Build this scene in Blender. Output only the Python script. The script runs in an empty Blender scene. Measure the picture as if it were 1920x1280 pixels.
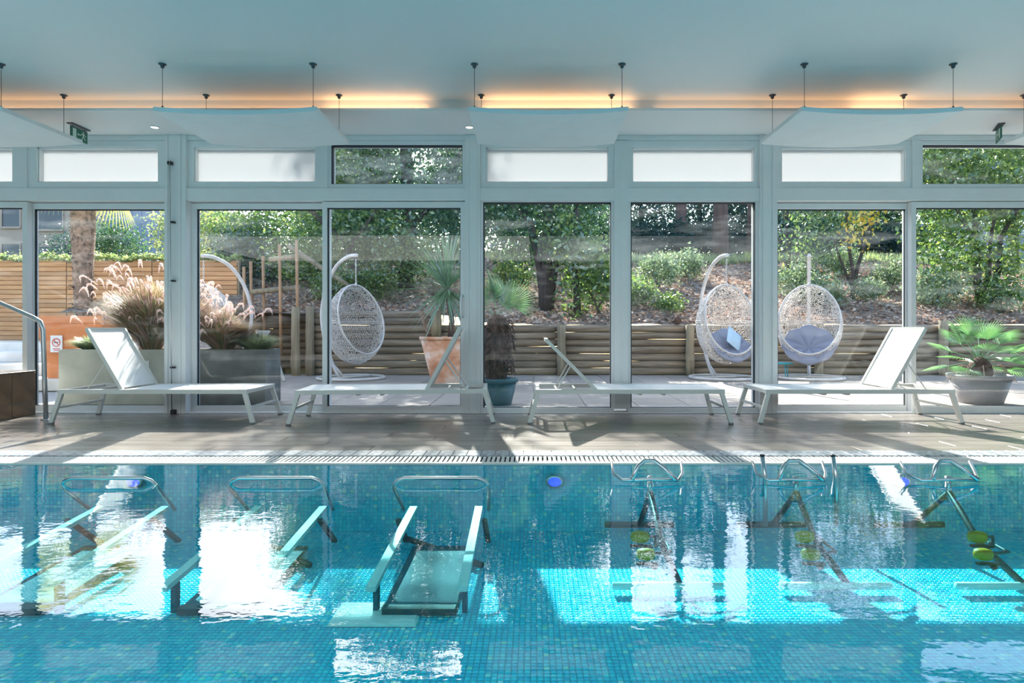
import bpy, math, random
import numpy as np
from mathutils import Vector, Matrix
random.seed(7)
rng = np.random.default_rng(11)
PI = math.pi
D = bpy.data
SC = bpy.context.scene
COL = SC.collection
F = 1200.0           # focal length in pixels of a 1920 px wide picture
EYE = 0.90

# ------------------------------------------------------------------ camera
cam_d = D.cameras.new('camera'); cam = D.objects.new('camera', cam_d); COL.objects.link(cam)
cam.location = (0, 0, EYE); cam.rotation_euler = (PI/2, 0, 0)
cam_d.sensor_width = 36; cam_d.lens = F/1920*36
cam_d.shift_x = -40/1920; cam_d.shift_y = -27/1920
cam_d.clip_start = 0.05; cam_d.clip_end = 400
SC.camera = cam

# ------------------------------------------------------------------ world, sun, exposure
W = D.worlds.new('world'); SC.world = W; W.use_nodes = True
wn = W.node_tree.nodes; wl = W.node_tree.links
sky = wn.new('ShaderNodeTexSky'); sky.sky_type = 'NISHITA'; sky.sun_disc = False
SUN = Vector((0.17, -1.0, -0.68)).normalized()          # direction the sunlight travels
sky.sun_elevation = math.asin(-SUN.z)
sky.sun_rotation = math.atan2(-SUN.x, -SUN.y)
sky.air_density = 1.0; sky.dust_density = 1.2; sky.ozone_density = 1.0
wn['Background'].inputs['Strength'].default_value = 0.62
wl.new(sky.outputs[0], wn['Background'].inputs['Color'])
sd = D.lights.new('sun', 'SUN'); so = D.objects.new('sun', sd); COL.objects.link(so)
sd.energy = 17; sd.angle = math.radians(0.7); sd.color = (1.0, 0.95, 0.87)
so.rotation_euler = SUN.to_track_quat('-Z', 'Y').to_euler(); so.location = (-3, 20, 15)
# unseen fill lights added under the ceiling behind the viewer, without a skylight
def area(name, loc, rot, sx, sy, e, col):
    a = D.lights.new(name, 'AREA'); a.shape = 'RECTANGLE'; a.size = sx; a.size_y = sy; a.energy = e; a.color = col
    o = D.objects.new(name, a); COL.objects.link(o); o.location = loc; o.rotation_euler = rot
    return o
area('ceiling_fill_light', (-4.3, -3.9, 2.99), (0, 0, 0), 8.4, 5.5, 440, (1.0, 0.98, 0.96))
area('ceiling_fill_light', (4.3, -3.9, 2.99), (0, 0, 0), 8.4, 5.5, 290, (0.90, 0.97, 1.0))
SC.view_settings.view_transform = 'Standard'; SC.view_settings.look = 'None'
SC.view_settings.gamma = 1.0; SC.view_settings.use_curve_mapping = False
SC.view_settings.exposure = 0.0
SC.cycles.max_bounces = 10; SC.cycles.transparent_max_bounces = 24
SC.cycles.diffuse_bounces = 4; SC.cycles.glossy_bounces = 4
SC.cycles.use_denoising = True
SC.cycles.sample_clamp_indirect = 6.0
SC.cycles.caustics_reflective = False; SC.cycles.caustics_refractive = False

def PX(px, Y): return (px-1000)*Y/F
def PZ(py, Y): return EYE-(py-613)*Y/F

# ------------------------------------------------------------------ materials
def nodes(name):
    m = D.materials.new(name); m.use_nodes = True
    nt = m.node_tree; b = nt.nodes.get('Principled BSDF')
    return m, nt, b
def ramp(nt, fac, stops):
    r = nt.nodes.new('ShaderNodeValToRGB'); e = r.color_ramp.elements
    while len(e) < len(stops): e.new(0.5)
    for k, (p, c) in enumerate(stops): e[k].position = p; e[k].color = (*c, 1)
    nt.links.new(fac, r.inputs[0]); return r.outputs[0]
def coord(nt, scale=(1, 1, 1), kind='Object'):
    t = nt.nodes.new('ShaderNodeTexCoord'); mp = nt.nodes.new('ShaderNodeMapping')
    mp.inputs['Scale'].default_value = scale; nt.links.new(t.outputs[kind], mp.inputs[0]); return mp.outputs[0]
def noise(nt, vec, scale=5, detail=4, rough=0.55):
    n = nt.nodes.new('ShaderNodeTexNoise'); n.inputs['Scale'].default_value = scale
    n.inputs['Detail'].default_value = detail; n.inputs['Roughness'].default_value = rough
    nt.links.new(vec, n.inputs['Vector']); return n.outputs['Fac']
def bump(nt, b, h, strength=0.3, dist=0.01):
    u = nt.nodes.new('ShaderNodeBump'); u.inputs['Strength'].default_value = strength; u.inputs['Distance'].default_value = dist
    nt.links.new(h, u.inputs['Height']); nt.links.new(u.outputs[0], b.inputs['Normal'])
def math_n(nt, op, a, c=None):
    n = nt.nodes.new('ShaderNodeMath'); n.operation = op
    for i, v in enumerate((a, c)):
        if v is None: continue
        if isinstance(v, (int, float)): n.inputs[i].default_value = v
        else: nt.links.new(v, n.inputs[i])
    return n.outputs[0]
def plain(name, col, rough=0.5, metal=0.0, spec=0.5, vary=0.0, scale=6.0, bmp=0.0):
    m, nt, b = nodes(name)
    b.inputs['Roughness'].default_value = rough; b.inputs['Metallic'].default_value = metal
    b.inputs['Specular IOR Level'].default_value = spec
    v = coord(nt); n = noise(nt, v, scale)
    d = max(vary, 0.02)
    nt.links.new(ramp(nt, n, [(0.3, tuple(c*(1-d) for c in col)), (0.7, tuple(min(1, c*(1+d)) for c in col))]), b.inputs['Base Color'])
    if bmp: bump(nt, b, noise(nt, v, scale*6), bmp)
    return m
def emis(name, col, s):
    m, nt, b = nodes(name)
    b.inputs['Base Color'].default_value = (*col, 1); b.inputs['Emission Color'].default_value = (*col, 1); b.inputs['Emission Strength'].default_value = s
    return m
def wood(name, c1, c2, axis='x', scale=3.0, rough=0.6, tone=0.35, bmp=0.25):
    m, nt, b = nodes(name)
    sc = {'x': (0.6, 9, 9), 'y': (9, 0.6, 9), 'z': (9, 9, 0.6)}[axis]
    oi = nt.nodes.new('ShaderNodeObjectInfo')
    t = nt.nodes.new('ShaderNodeTexCoord'); ad = nt.nodes.new('ShaderNodeVectorMath'); ad.operation = 'ADD'
    mul = nt.nodes.new('ShaderNodeVectorMath'); mul.operation = 'SCALE'; mul.inputs[3].default_value = 1.0
    cmb = nt.nodes.new('ShaderNodeCombineXYZ'); r10 = math_n(nt, 'MULTIPLY', oi.outputs['Random'], 17.0)
    for k in range(3): nt.links.new(r10, cmb.inputs[k])
    nt.links.new(t.outputs['Object'], ad.inputs[0]); nt.links.new(cmb.outputs[0], ad.inputs[1])
    mp = nt.nodes.new('ShaderNodeMapping'); mp.inputs['Scale'].default_value = sc; nt.links.new(ad.outputs[0], mp.inputs[0])
    n = noise(nt, mp.outputs[0], scale, 6, 0.65)
    base = ramp(nt, n, [(0.25, c1), (0.75, c2)])
    hsv = nt.nodes.new('ShaderNodeHueSaturation'); nt.links.new(base, hsv.inputs['Color'])
    val = math_n(nt, 'ADD', math_n(nt, 'MULTIPLY', oi.outputs['Random'], tone), 1-tone/2)
    nt.links.new(val, hsv.inputs['Value']); nt.links.new(hsv.outputs[0], b.inputs['Base Color'])
    b.inputs['Roughness'].default_value = rough
    if bmp: bump(nt, b, n, bmp, 0.004)
    return m
def leafmat(name, cols, trans=0.45, gloss=0.12):
    m, nt, b = nodes(name); nt.nodes.remove(b)
    g = nt.nodes.new('ShaderNodeNewGeometry')
    c = ramp(nt, g.outputs['Random Per Island'], [(i/(len(cols)-1), q) for i, q in enumerate(cols)])
    d = nt.nodes.new('ShaderNodeBsdfDiffuse'); t = nt.nodes.new('ShaderNodeBsdfTranslucent'); s = nt.nodes.new('ShaderNodeBsdfGlossy')
    s.inputs['Roughness'].default_value = 0.35; s.inputs['Color'].default_value = (0.8, 0.85, 0.85, 1)
    hs = nt.nodes.new('ShaderNodeHueSaturation'); hs.inputs['Value'].default_value = 1.7; hs.inputs['Hue'].default_value = 0.485
    nt.links.new(c, hs.inputs['Color']); nt.links.new(c, d.inputs['Color']); nt.links.new(hs.outputs[0], t.inputs['Color'])
    m1 = nt.nodes.new('ShaderNodeMixShader'); m1.inputs[0].default_value = trans
    nt.links.new(d.outputs[0], m1.inputs[1]); nt.links.new(t.outputs[0], m1.inputs[2])
    m2 = nt.nodes.new('ShaderNodeMixShader'); m2.inputs[0].default_value = gloss
    nt.links.new(m1.outputs[0], m2.inputs[1]); nt.links.new(s.outputs[0], m2.inputs[2])
    nt.links.new(m2.outputs[0], nt.nodes['Material Output'].inputs[0])
    return m
def facing_fac(nt, f0, normal=None, ex=5.0):
    lw = nt.nodes.new('ShaderNodeLayerWeight'); lw.inputs[0].default_value = 0.5
    if normal is not None: nt.links.new(normal, lw.inputs['Normal'])
    p = math_n(nt, 'POWER', lw.outputs['Facing'], ex)
    return math_n(nt, 'ADD', math_n(nt, 'MULTIPLY', p, 1-f0), f0)
def glassmat(name, tint, f0, haze, haze_scale=(0.6, 1, 3.0), lo=0.5):
    m, nt, b = nodes(name); nt.nodes.remove(b)
    tr = nt.nodes.new('ShaderNodeBsdfTransparent'); tr.inputs[0].default_value = (*tint, 1)
    gl = nt.nodes.new('ShaderNodeBsdfGlossy'); gl.inputs['Roughness'].default_value = 0.0
    hz = nt.nodes.new('ShaderNodeBsdfTranslucent'); hz.inputs[0].default_value = (0.8, 0.88, 0.92, 1)
    n = noise(nt, coord(nt, haze_scale), 2.2, 5, 0.6)
    rr = nt.nodes.new('ShaderNodeMapRange'); rr.inputs['From Min'].default_value = lo; rr.inputs['From Max'].default_value = 0.75
    rr.inputs['To Max'].default_value = haze; nt.links.new(n, rr.inputs[0])
    mh = nt.nodes.new('ShaderNodeMixShader'); nt.links.new(rr.outputs[0], mh.inputs[0])
    nt.links.new(tr.outputs[0], mh.inputs[1]); nt.links.new(hz.outputs[0], mh.inputs[2])
    mx = nt.nodes.new('ShaderNodeMixShader'); nt.links.new(facing_fac(nt, f0), mx.inputs[0])
    nt.links.new(mh.outputs[0], mx.inputs[1]); nt.links.new(gl.outputs[0], mx.inputs[2])
    nt.links.new(mx.outputs[0], nt.nodes['Material Output'].inputs[0])
    return m

M = {}
M['frame'] = plain('white_powder_coat', (0.80, 0.81, 0.81), 0.35)
M['ceiling'] = plain('ceiling_paint', (0.78, 0.80, 0.80), 0.45, vary=0.015, scale=0.6)
M['soffit'] = plain('soffit_paint', (0.83, 0.84, 0.84), 0.6, vary=0.01, scale=0.6)
M['wall'] = plain('wall_paint', (0.16, 0.20, 0.22), 0.8)
M['panel'] = plain('panel_fabric', (0.80, 0.84, 0.85), 0.8)
M['steel'] = plain('brushed_steel', (0.55, 0.56, 0.57), 0.28, metal=1.0)
M['darkmetal'] = plain('dark_metal', (0.10, 0.10, 0.11), 0.4, metal=0.8)
M['black'] = plain('black_plastic', (0.015, 0.016, 0.018), 0.4)
M['gasket'] = plain('black_gasket', (0.02, 0.03, 0.04), 0.5)
M['lounger'] = plain('cream_powder_coat', (0.72, 0.72, 0.69), 0.4)
M['mesh'] = plain('sling_fabric', (0.80, 0.80, 0.79), 0.75, bmp=0.2, scale=40)
M['wicker'] = plain('white_wicker', (0.66, 0.62, 0.59), 0.6, vary=0.1, scale=8)
M['cushion'] = plain('grey_blue_cushion', (0.26, 0.27, 0.34), 0.85, vary=0.06, bmp=0.2)
M['pillow'] = plain('pale_blue_pillow', (0.50, 0.66, 0.80), 0.85)
M['deck'] = wood('deck_tile', (0.17, 0.145, 0.125), (0.33, 0.295, 0.265), 'x', 2.0, 0.24, 0.25, 0.05)
M['log'] = wood('weathered_log', (0.09, 0.06, 0.038), (0.42, 0.32, 0.21), 'x', 2.2, 0.8, 0.5, 0.5)
M['post'] = wood('weathered_post', (0.17, 0.13, 0.08), (0.42, 0.34, 0.22), 'z', 2.2, 0.8, 0.3, 0.5)
M['fence'] = wood('larch_slat', (0.42, 0.18, 0.065), (0.75, 0.40, 0.18), 'x', 2.0, 0.6, 0.35, 0.2)
M['pole'] = wood('orange_pole', (0.30, 0.16, 0.08), (0.55, 0.32, 0.17), 'z', 2.0, 0.7, 0.3, 0.3)
M['bark'] = wood('dark_bark', (0.025, 0.02, 0.018), (0.12, 0.085, 0.07), 'z', 1.5, 0.9, 0.3, 0.8)
M['bark2'] = wood('reddish_bark', (0.07, 0.04, 0.035), (0.22, 0.13, 0.11), 'z', 1.5, 0.9, 0.3, 0.8)
M['palmbark'] = plain('palm_fibre', (0.30, 0.19, 0.13), 0.95, vary=0.6, scale=12, bmp=1.0)
M['darkfibre'] = plain('dark_palm_fibre', (0.09, 0.05, 0.035), 0.95, vary=0.6, scale=18, bmp=1.0)
def terracotta():
    m, nt, b = nodes('terracotta'); n = noise(nt, coord(nt, (1, 1, 1.6)), 2.6, 5, 0.6); b.inputs['Roughness'].default_value = 0.85
    nt.links.new(ramp(nt, n, [(0.36, (0.50, 0.20, 0.10)), (0.5, (0.70, 0.36, 0.22)), (0.62, (0.80, 0.62, 0.52))]), b.inputs['Base Color']); return m
M['terracotta'] = terracotta()
M['orangepot'] = plain('orange_clay', (0.62, 0.22, 0.08), 0.75, vary=0.12, scale=3.0)
M['concrete'] = plain('pale_concrete', (0.42, 0.42, 0.37), 0.8, vary=0.15, scale=4, bmp=0.1)
M['darkconcrete'] = plain('dark_concrete', (0.13, 0.135, 0.13), 0.7, vary=0.3, scale=4, bmp=0.1)
M['greypot'] = plain('grey_plastic', (0.26, 0.25, 0.26), 0.5, vary=0.1)
M['tealpot'] = plain('teal_plastic', (0.03, 0.12, 0.15), 0.4)
M['teal'] = plain('turquoise_metal', (0.02, 0.45, 0.55), 0.4)
M['brown_tile'] = plain('brown_tile', (0.20, 0.125, 0.075), 0.3, vary=0.3, scale=5)
M['grout'] = plain('grey_grout', (0.40, 0.39, 0.37), 0.9)
M['sandstep'] = plain('pale_stone', (0.72, 0.68, 0.63), 0.85, vary=0.12, scale=3, bmp=0.2)
M['paver'] = wood('patio_paver', (0.24, 0.20, 0.17), (0.46, 0.40, 0.34), 'x', 6.0, 0.7, 0.2, 0.2)
M['facade'] = plain('beige_render', (0.42, 0.34, 0.28), 0.9, vary=0.06, scale=1.5)
M['bluewall'] = plain('blue_grey_cladding', (0.20, 0.25, 0.36), 0.6)
M['window_dark'] = plain('dark_window', (0.05, 0.06, 0.08), 0.1)
M['white'] = plain('white_plastic', (0.80, 0.80, 0.79), 0.4)
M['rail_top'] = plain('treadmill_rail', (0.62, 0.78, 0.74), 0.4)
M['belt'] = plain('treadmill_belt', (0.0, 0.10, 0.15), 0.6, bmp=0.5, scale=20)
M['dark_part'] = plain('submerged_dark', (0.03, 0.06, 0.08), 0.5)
M['olive'] = plain('olive_yellow_rubber', (0.55, 0.30, 0.0), 0.5)
M['paper'] = plain('paper_sheet', (0.78, 0.80, 0.82), 0.7)
M['ink'] = plain('grey_ink', (0.30, 0.36, 0.45), 0.7)
M['green_sign'] = plain('exit_green', (0.03, 0.16, 0.10), 0.4)
M['sign_white'] = plain('exit_white', (0.60, 0.78, 0.68), 0.4)
M['redink'] = plain('red_ink', (0.65, 0.06, 0.05), 0.6)
M['led'] = emis('warm_led', (1.0, 0.55, 0.26), 11)
M['led2'] = emis('warm_led_dim', (1.0, 0.55, 0.26), 4)
M['spot'] = emis('downlight_glow', (1.0, 0.93, 0.8), 5)
M['bluelight'] = emis('blue_pool_led', (0.02, 0.05, 1.0), 3.2)
M['soil'] = plain('soil', (0.07, 0.05, 0.035), 0.95, vary=0.3)
M['grate'] = plain('grate_plastic', (0.52, 0.53, 0.53), 0.35)
M['coping'] = plain('wet_coping', (0.36, 0.39, 0.43), 0.25, vary=0.55, scale=22)
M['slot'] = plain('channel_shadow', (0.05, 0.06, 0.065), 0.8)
M['l_dark'] = leafmat('leaf_dark', [(0.012, 0.045, 0.02), (0.03, 0.10, 0.035), (0.06, 0.15, 0.05), (0.10, 0.20, 0.06)], 0.42)
M['l_mid'] = leafmat('leaf_mid', [(0.03, 0.09, 0.02), (0.07, 0.17, 0.03), (0.15, 0.26, 0.05), (0.28, 0.36, 0.08)], 0.5)
M['l_light'] = leafmat('leaf_light', [(0.10, 0.18, 0.06), (0.20, 0.30, 0.09), (0.32, 0.40, 0.14), (0.42, 0.42, 0.14)], 0.5)
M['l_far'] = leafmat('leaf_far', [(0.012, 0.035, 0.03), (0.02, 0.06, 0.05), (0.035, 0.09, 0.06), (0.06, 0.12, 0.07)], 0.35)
M['l_hedge_shaded'] = leafmat('leaf_hedge_shaded', [(0.008, 0.025, 0.022), (0.014, 0.04, 0.032), (0.025, 0.06, 0.045)], 0.12, 0.04)  # hedge leaves coloured darker to stand in for the shade of trees behind
M['l_yellow'] = leafmat('leaf_yellow', [(0.55, 0.45, 0.02), (0.75, 0.62, 0.03), (0.75, 0.45, 0.03)], 0.5)
M['l_litter'] = leafmat('leaf_litter', [(0.14, 0.08, 0.05), (0.38, 0.26, 0.19), (0.60, 0.48, 0.38), (0.50, 0.25, 0.13), (0.68, 0.60, 0.52)], 0.15, 0.05)
M['l_cover'] = leafmat('leaf_cover', [(0.06, 0.12, 0.05), (0.14, 0.24, 0.11), (0.26, 0.36, 0.18), (0.40, 0.45, 0.25)], 0.35)
M['l_grass'] = leafmat('grass_blade', [(0.12, 0.15, 0.05), (0.26, 0.27, 0.10), (0.46, 0.36, 0.20), (0.42, 0.22, 0.18), (0.58, 0.42, 0.38)], 0.4)
M['l_blue'] = leafmat('blue_grass_blade', [(0.16, 0.24, 0.16), (0.34, 0.42, 0.26), (0.45, 0.48, 0.20)], 0.4)
M['l_plume'] = leafmat('grass_plume', [(0.62, 0.44, 0.38), (0.72, 0.58, 0.52), (0.80, 0.72, 0.66)], 0.45)
M['l_yucca'] = leafmat('yucca_leaf', [(0.05, 0.14, 0.06), (0.10, 0.24, 0.10), (0.20, 0.34, 0.14)], 0.3, 0.2)
M['l_fan'] = leafmat('fan_leaf', [(0.05, 0.17, 0.06), (0.10, 0.27, 0.09), (0.16, 0.36, 0.11)], 0.4, 0.15)
M['l_palmtop'] = leafmat('palm_leaf', [(0.40, 0.42, 0.05), (0.60, 0.60, 0.10), (0.35, 0.40, 0.08)], 0.5, 0.1)
M['glass'] = glassmat('window_glass', (0.97, 0.99, 0.985), 0.024, 0.03)
M['glass_spray'] = glassmat('spotted_glass', (0.95, 0.985, 0.98), 0.04, 0.16, (1.2, 1, 5.0), 0.42)

def frosted():
    m, nt, b = nodes('frosted_film'); nt.nodes.remove(b)
    t = nt.nodes.new('ShaderNodeBsdfTranslucent'); t.inputs[0].default_value = (0.58, 0.59, 0.60, 1)
    d = nt.nodes.new('ShaderNodeBsdfDiffuse'); d.inputs[0].default_value = (0.85, 0.88, 0.88, 1)
    x = nt.nodes.new('ShaderNodeMixShader'); x.inputs[0].default_value = 0.45
    nt.links.new(t.outputs[0], x.inputs[1]); nt.links.new(d.outputs[0], x.inputs[2])
    nt.links.new(x.outputs[0], nt.nodes['Material Output'].inputs[0]); return m
M['frost'] = frosted()

def watermat():
    m, nt, b = nodes('pool_water'); nt.nodes.remove(b)
    v = coord(nt, (1.0, 1.6, 1.0)); n1 = noise(nt, v, 5.0, 3, 0.5); n2 = noise(nt, v, 22.0, 2, 0.5)
    h = math_n(nt, 'ADD', math_n(nt, 'MULTIPLY', n1, 1.0), math_n(nt, 'MULTIPLY', n2, 0.22))
    u = nt.nodes.new('ShaderNodeBump'); u.inputs['Strength'].default_value = 0.5; u.inputs['Distance'].default_value = 0.0022
    nt.links.new(h, u.inputs['Height'])
    tr = nt.nodes.new('ShaderNodeBsdfTransparent'); tr.inputs[0].default_value = (0.55, 0.96, 1.0, 1)
    gl = nt.nodes.new('ShaderNodeBsdfGlossy'); gl.inputs['Roughness'].default_value = 0.015; nt.links.new(u.outputs[0], gl.inputs['Normal'])
    mx = nt.nodes.new('ShaderNodeMixShader'); nt.links.new(facing_fac(nt, 0.03, u.outputs[0], 4.0), mx.inputs[0])
    nt.links.new(tr.outputs[0], mx.inputs[1]); nt.links.new(gl.outputs[0], mx.inputs[2])
    nt.links.new(mx.outputs[0], nt.nodes['Material Output'].inputs[0]); return m
M['water'] = watermat()

def mosaic(name, per_object=False):
    m, nt, b = nodes(name)
    if per_object: r = nt.nodes.new('ShaderNodeObjectInfo').outputs['Random']
    else: r = nt.nodes.new('ShaderNodeNewGeometry').outputs['Random Per Island']
    c = ramp(nt, r, [(0.0, (0.005, 0.52, 0.74)), (0.5, (0.01, 0.64, 0.82)), (0.93, (0.03, 0.72, 0.84)), (0.96, (0.20, 0.78, 0.66)), (1.0, (0.5, 0.9, 0.9))])
    nt.links.new(c, b.inputs['Base Color']); b.inputs['Roughness'].default_value = 0.18
    return m
M['mosaic'] = mosaic('glass_mosaic'); M['mosaic1'] = mosaic('glass_mosaic_single', True)
M['poolgrout'] = plain('pool_grout', (0.02, 0.40, 0.54), 0.8)
def mulchmat():
    m, nt, b = nodes('mulch_ground'); v = coord(nt); n = noise(nt, v, 9, 8, 0.75); b.inputs['Roughness'].default_value = 0.95
    nt.links.new(ramp(nt, n, [(0.35, (0.07, 0.045, 0.03)), (0.5, (0.28, 0.20, 0.15)), (0.65, (0.55, 0.46, 0.38))]), b.inputs['Base Color'])
    bump(nt, b, n, 1.0, 0.05); return m
M['mulch'] = mulchmat()
M['ground'] = plain('outer_ground', (0.16, 0.15, 0.08), 0.95, vary=0.3, scale=2)

# ------------------------------------------------------------------ mesh helpers
class MB:
    def __init__(s): s.v = []; s.f = []
    def add(s, vs, fs):
        o = len(s.v); s.v += [tuple(p) for p in vs]; s.f += [tuple(i+o for i in f) for f in fs]; return s
    def box(s, x0, x1, y0, y1, z0, z1, bev=0.0):
        if bev <= 0:
            return s.add([(x0, y0, z0), (x1, y0, z0), (x1, y1, z0), (x0, y1, z0), (x0, y0, z1), (x1, y0, z1), (x1, y1, z1), (x0, y1, z1)],
                         [(0, 3, 2, 1), (4, 5, 6, 7), (0, 1, 5, 4), (1, 2, 6, 5), (2, 3, 7, 6), (3, 0, 4, 7)])
        b = bev; vs = []
        for z, i in ((z0, b), (z0+b, 0), (z1-b, 0), (z1, b)):
            vs += [(x0+i, y0+i, z), (x1-i, y0+i, z), (x1-i, y1-i, z), (x0+i, y1-i, z)]
        fs = [(3, 2, 1, 0), (12, 13, 14, 15)]
        for k in range(3):
            for j in range(4):
                a = k*4+j; c = k*4+(j+1) % 4; fs.append((a, c, c+4, a+4))
        return s.add(vs, fs)
    def tube(s, pts, r, seg=8, closed=False, caps=True, flat=1.0):
        pts = [Vector(p) for p in pts]; n = len(pts); rs = r if isinstance(r, (list, tuple)) else [r]*n
        vs = []; ref = None
        for i, p in enumerate(pts):
            if closed: t = pts[(i+1) % n]-pts[i-1]
            else: t = pts[min(i+1, n-1)]-pts[max(i-1, 0)]
            t = t.normalized() if t.length > 1e-9 else Vector((0, 0, 1))
            if ref is None:
                ref = Vector((0, 0, 1)) if abs(t.z) < 0.9 else Vector((1, 0, 0))
            a = (ref-t*ref.dot(t)).normalized(); ref = a; b2 = t.cross(a)
            for k in range(seg):
                an = 2*PI*k/seg; vs.append(p+a*math.cos(an)*rs[i]*flat+b2*math.sin(an)*rs[i])
        fs = []
        for i in range(n if closed else n-1):
            j = (i+1) % n
            for k in range(seg):
                k2 = (k+1) % seg; fs.append((i*seg+k, i*seg+k2, j*seg+k2, j*seg+k))
        if caps and not closed:
            fs.append(tuple(reversed(range(seg)))); fs.append(tuple((n-1)*seg+k for k in range(seg)))
        return s.add(vs, fs)
    def bar(s, a, b, w, h=None):
        h = h or w; a = Vector(a); b = Vector(b); t = (b-a).normalized()
        up = Vector((0, 1, 0)) if abs(t.y) < 0.9 else Vector((1, 0, 0))
        u = (up-t*up.dot(t)).normalized(); q = t.cross(u); vs = []
        for p in (a, b):
            for su, sq in ((-1, -1), (1, -1), (1, 1), (-1, 1)): vs.append(p+u*su*w/2+q*sq*h/2)
        return s.add(vs, [(3, 2, 1, 0), (4, 5, 6, 7), (0, 1, 5, 4), (1, 2, 6, 5), (2, 3, 7, 6), (3, 0, 4, 7)])
    def lathe(s, prof, seg=24, c=(0, 0, 0), sx=1, sy=1):
        vs = []; fs = []; n = len(prof)
        for r, z in prof:
            for k in range(seg):
                a = 2*PI*k/seg; vs.append((c[0]+r*math.cos(a)*sx, c[1]+r*math.sin(a)*sy, c[2]+z))
        for i in range(n-1):
            for k in range(seg):
                k2 = (k+1) % seg; fs.append((i*seg+k, i*seg+k2, (i+1)*seg+k2, (i+1)*seg+k))
        fs.append(tuple(reversed(range(seg)))); fs.append(tuple((n-1)*seg+k for k in range(seg)))
        return s.add(vs, fs)
    def mesh(s, name, mat, smooth=False):
        me = D.meshes.new(name); me.from_pydata(s.v, [], s.f); me.materials.append(mat)
        if smooth: me.polygons.foreach_set('use_smooth', [True]*len(me.polygons))
        me.update(); return me
    def build(s, name, mat, parent=None, smooth=False):
        return put(name, s.mesh(name, mat, smooth), parent)
def put(name, me, parent=None, loc=None, rot=None, scl=None):
    o = D.objects.new(name, me); COL.objects.link(o)
    if parent is not None: o.parent = parent
    if loc is not None: o.location = loc
    if rot is not None: o.rotation_euler = rot
    if scl is not None: o.scale = scl
    return o
def tag(o, label=None, cat=None, group=None, kind=None):
    if label: o['label'] = label
    if cat: o['category'] = cat
    if group: o['group'] = group
    if kind: o['kind'] = kind
    return o
def thing(name, label, cat, loc=(0, 0, 0), rz=0, group=None):
    o = D.objects.new(name, None); COL.objects.link(o); o.location = loc; o.rotation_euler = (0, 0, rz)
    o.empty_display_size = 0.1
    return tag(o, label, cat, group)
def struct(name, label=None):
    o = D.objects.new(name, None); COL.objects.link(o); o['kind'] = 'structure'; o['label'] = label or name.replace('_', ' '); return o
def S(o, label): o['kind'] = 'structure'; o['label'] = label; return o
def quads_mesh(name, P, mat, k=4):
    """P: (n,k,3) array -> one mesh of n separate faces."""
    n = len(P); me = D.meshes.new(name)
    me.vertices.add(n*k); me.vertices.foreach_set('co', P.reshape(-1).astype(np.float32))
    me.loops.add(n*k); me.loops.foreach_set('vertex_index', np.arange(n*k, dtype=np.int32))
    me.polygons.add(n); me.polygons.foreach_set('loop_start', np.arange(0, n*k, k, dtype=np.int32))
    me.polygons.foreach_set('loop_total', np.full(n, k, dtype=np.int32))
    me.materials.append(mat); me.update(calc_edges=True); return me
def unit(a): return a/np.maximum(np.linalg.norm(a, axis=-1, keepdims=True), 1e-9)
def leaf_quads(C, size, flatten=0.0, aspect=0.5, nrm=None):
    n = len(C); L = size*(0.6+0.8*rng.random((n, 1)))
    u = unit(rng.normal(size=(n, 3)) * np.array([1, 1, 1-flatten])); w = rng.normal(size=(n, 3))
    v = unit(np.cross(u, w)); nn = np.cross(u, v)
    b = nn*L*0.12
    P = np.stack([C-u*L/2, C+v*L*aspect/2+b, C+u*L/2, C-v*L*aspect/2+b], axis=1); return P
def blob_points(blobs, n, shell=0.45, clump=0.22, per=14):
    vol = np.array([b[3]*b[4]*b[5] for b in blobs])**0.67; pick = rng.choice(len(blobs), max(1, n//per), p=vol/vol.sum())
    B = np.array(blobs)[pick]; d = unit(rng.normal(size=(len(B), 3))); r = shell+(1-shell)*rng.random((len(B), 1))**0.6
    c = B[:, :3]+d*r*B[:, 3:6]
    c = np.repeat(c, per, axis=0); return c+rng.normal(size=c.shape)*clump
def part_leaves(parent, blobs, n, size, mat, clump=0.2, name='foliage', shell=0.4, aspect=0.5, label=None):
    o = put(name, quads_mesh(name, leaf_quads(blob_points(blobs, n, shell, clump), size, aspect=aspect), mat), parent); o['kind'] = 'stuff'
    if label: o['label'] = label
    return o

# ------------------------------------------------------------------ room shell
S(MB().box(-9, 9, -8, 5.985, 3.02, 3.32).build('ceiling', M['ceiling']), 'white painted ceiling of the pool hall')
mb = MB(); mb.box(-9, 9, 5.91, 5.93, 2.90, 2.922); mb.box(-9, 9, 5.93, 5.985, 2.90, 2.907); mb.box(-9, 9, 5.985, 6.95, 2.90, 3.32)
S(mb.build('trim_1', M['soffit']), 'lower white soffit along the glazed front, with the light cove on its edge')
mb = MB()
mb.box(-9, 9, -7.75, -7.55, 0, 3.02)
S(mb.build('wall_rear', M['wall']), 'dark rear wall of the pool hall')
S(MB().box(-9.2, -9, -7.75, 6.95, 0, 3.32).build('wall_left', M['wall']), 'dark end wall')
S(MB().box(9, 9.2, -7.75, 6.95, 0, 3.32).build('wall_right', M['wall']), 'dark end wall')

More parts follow.
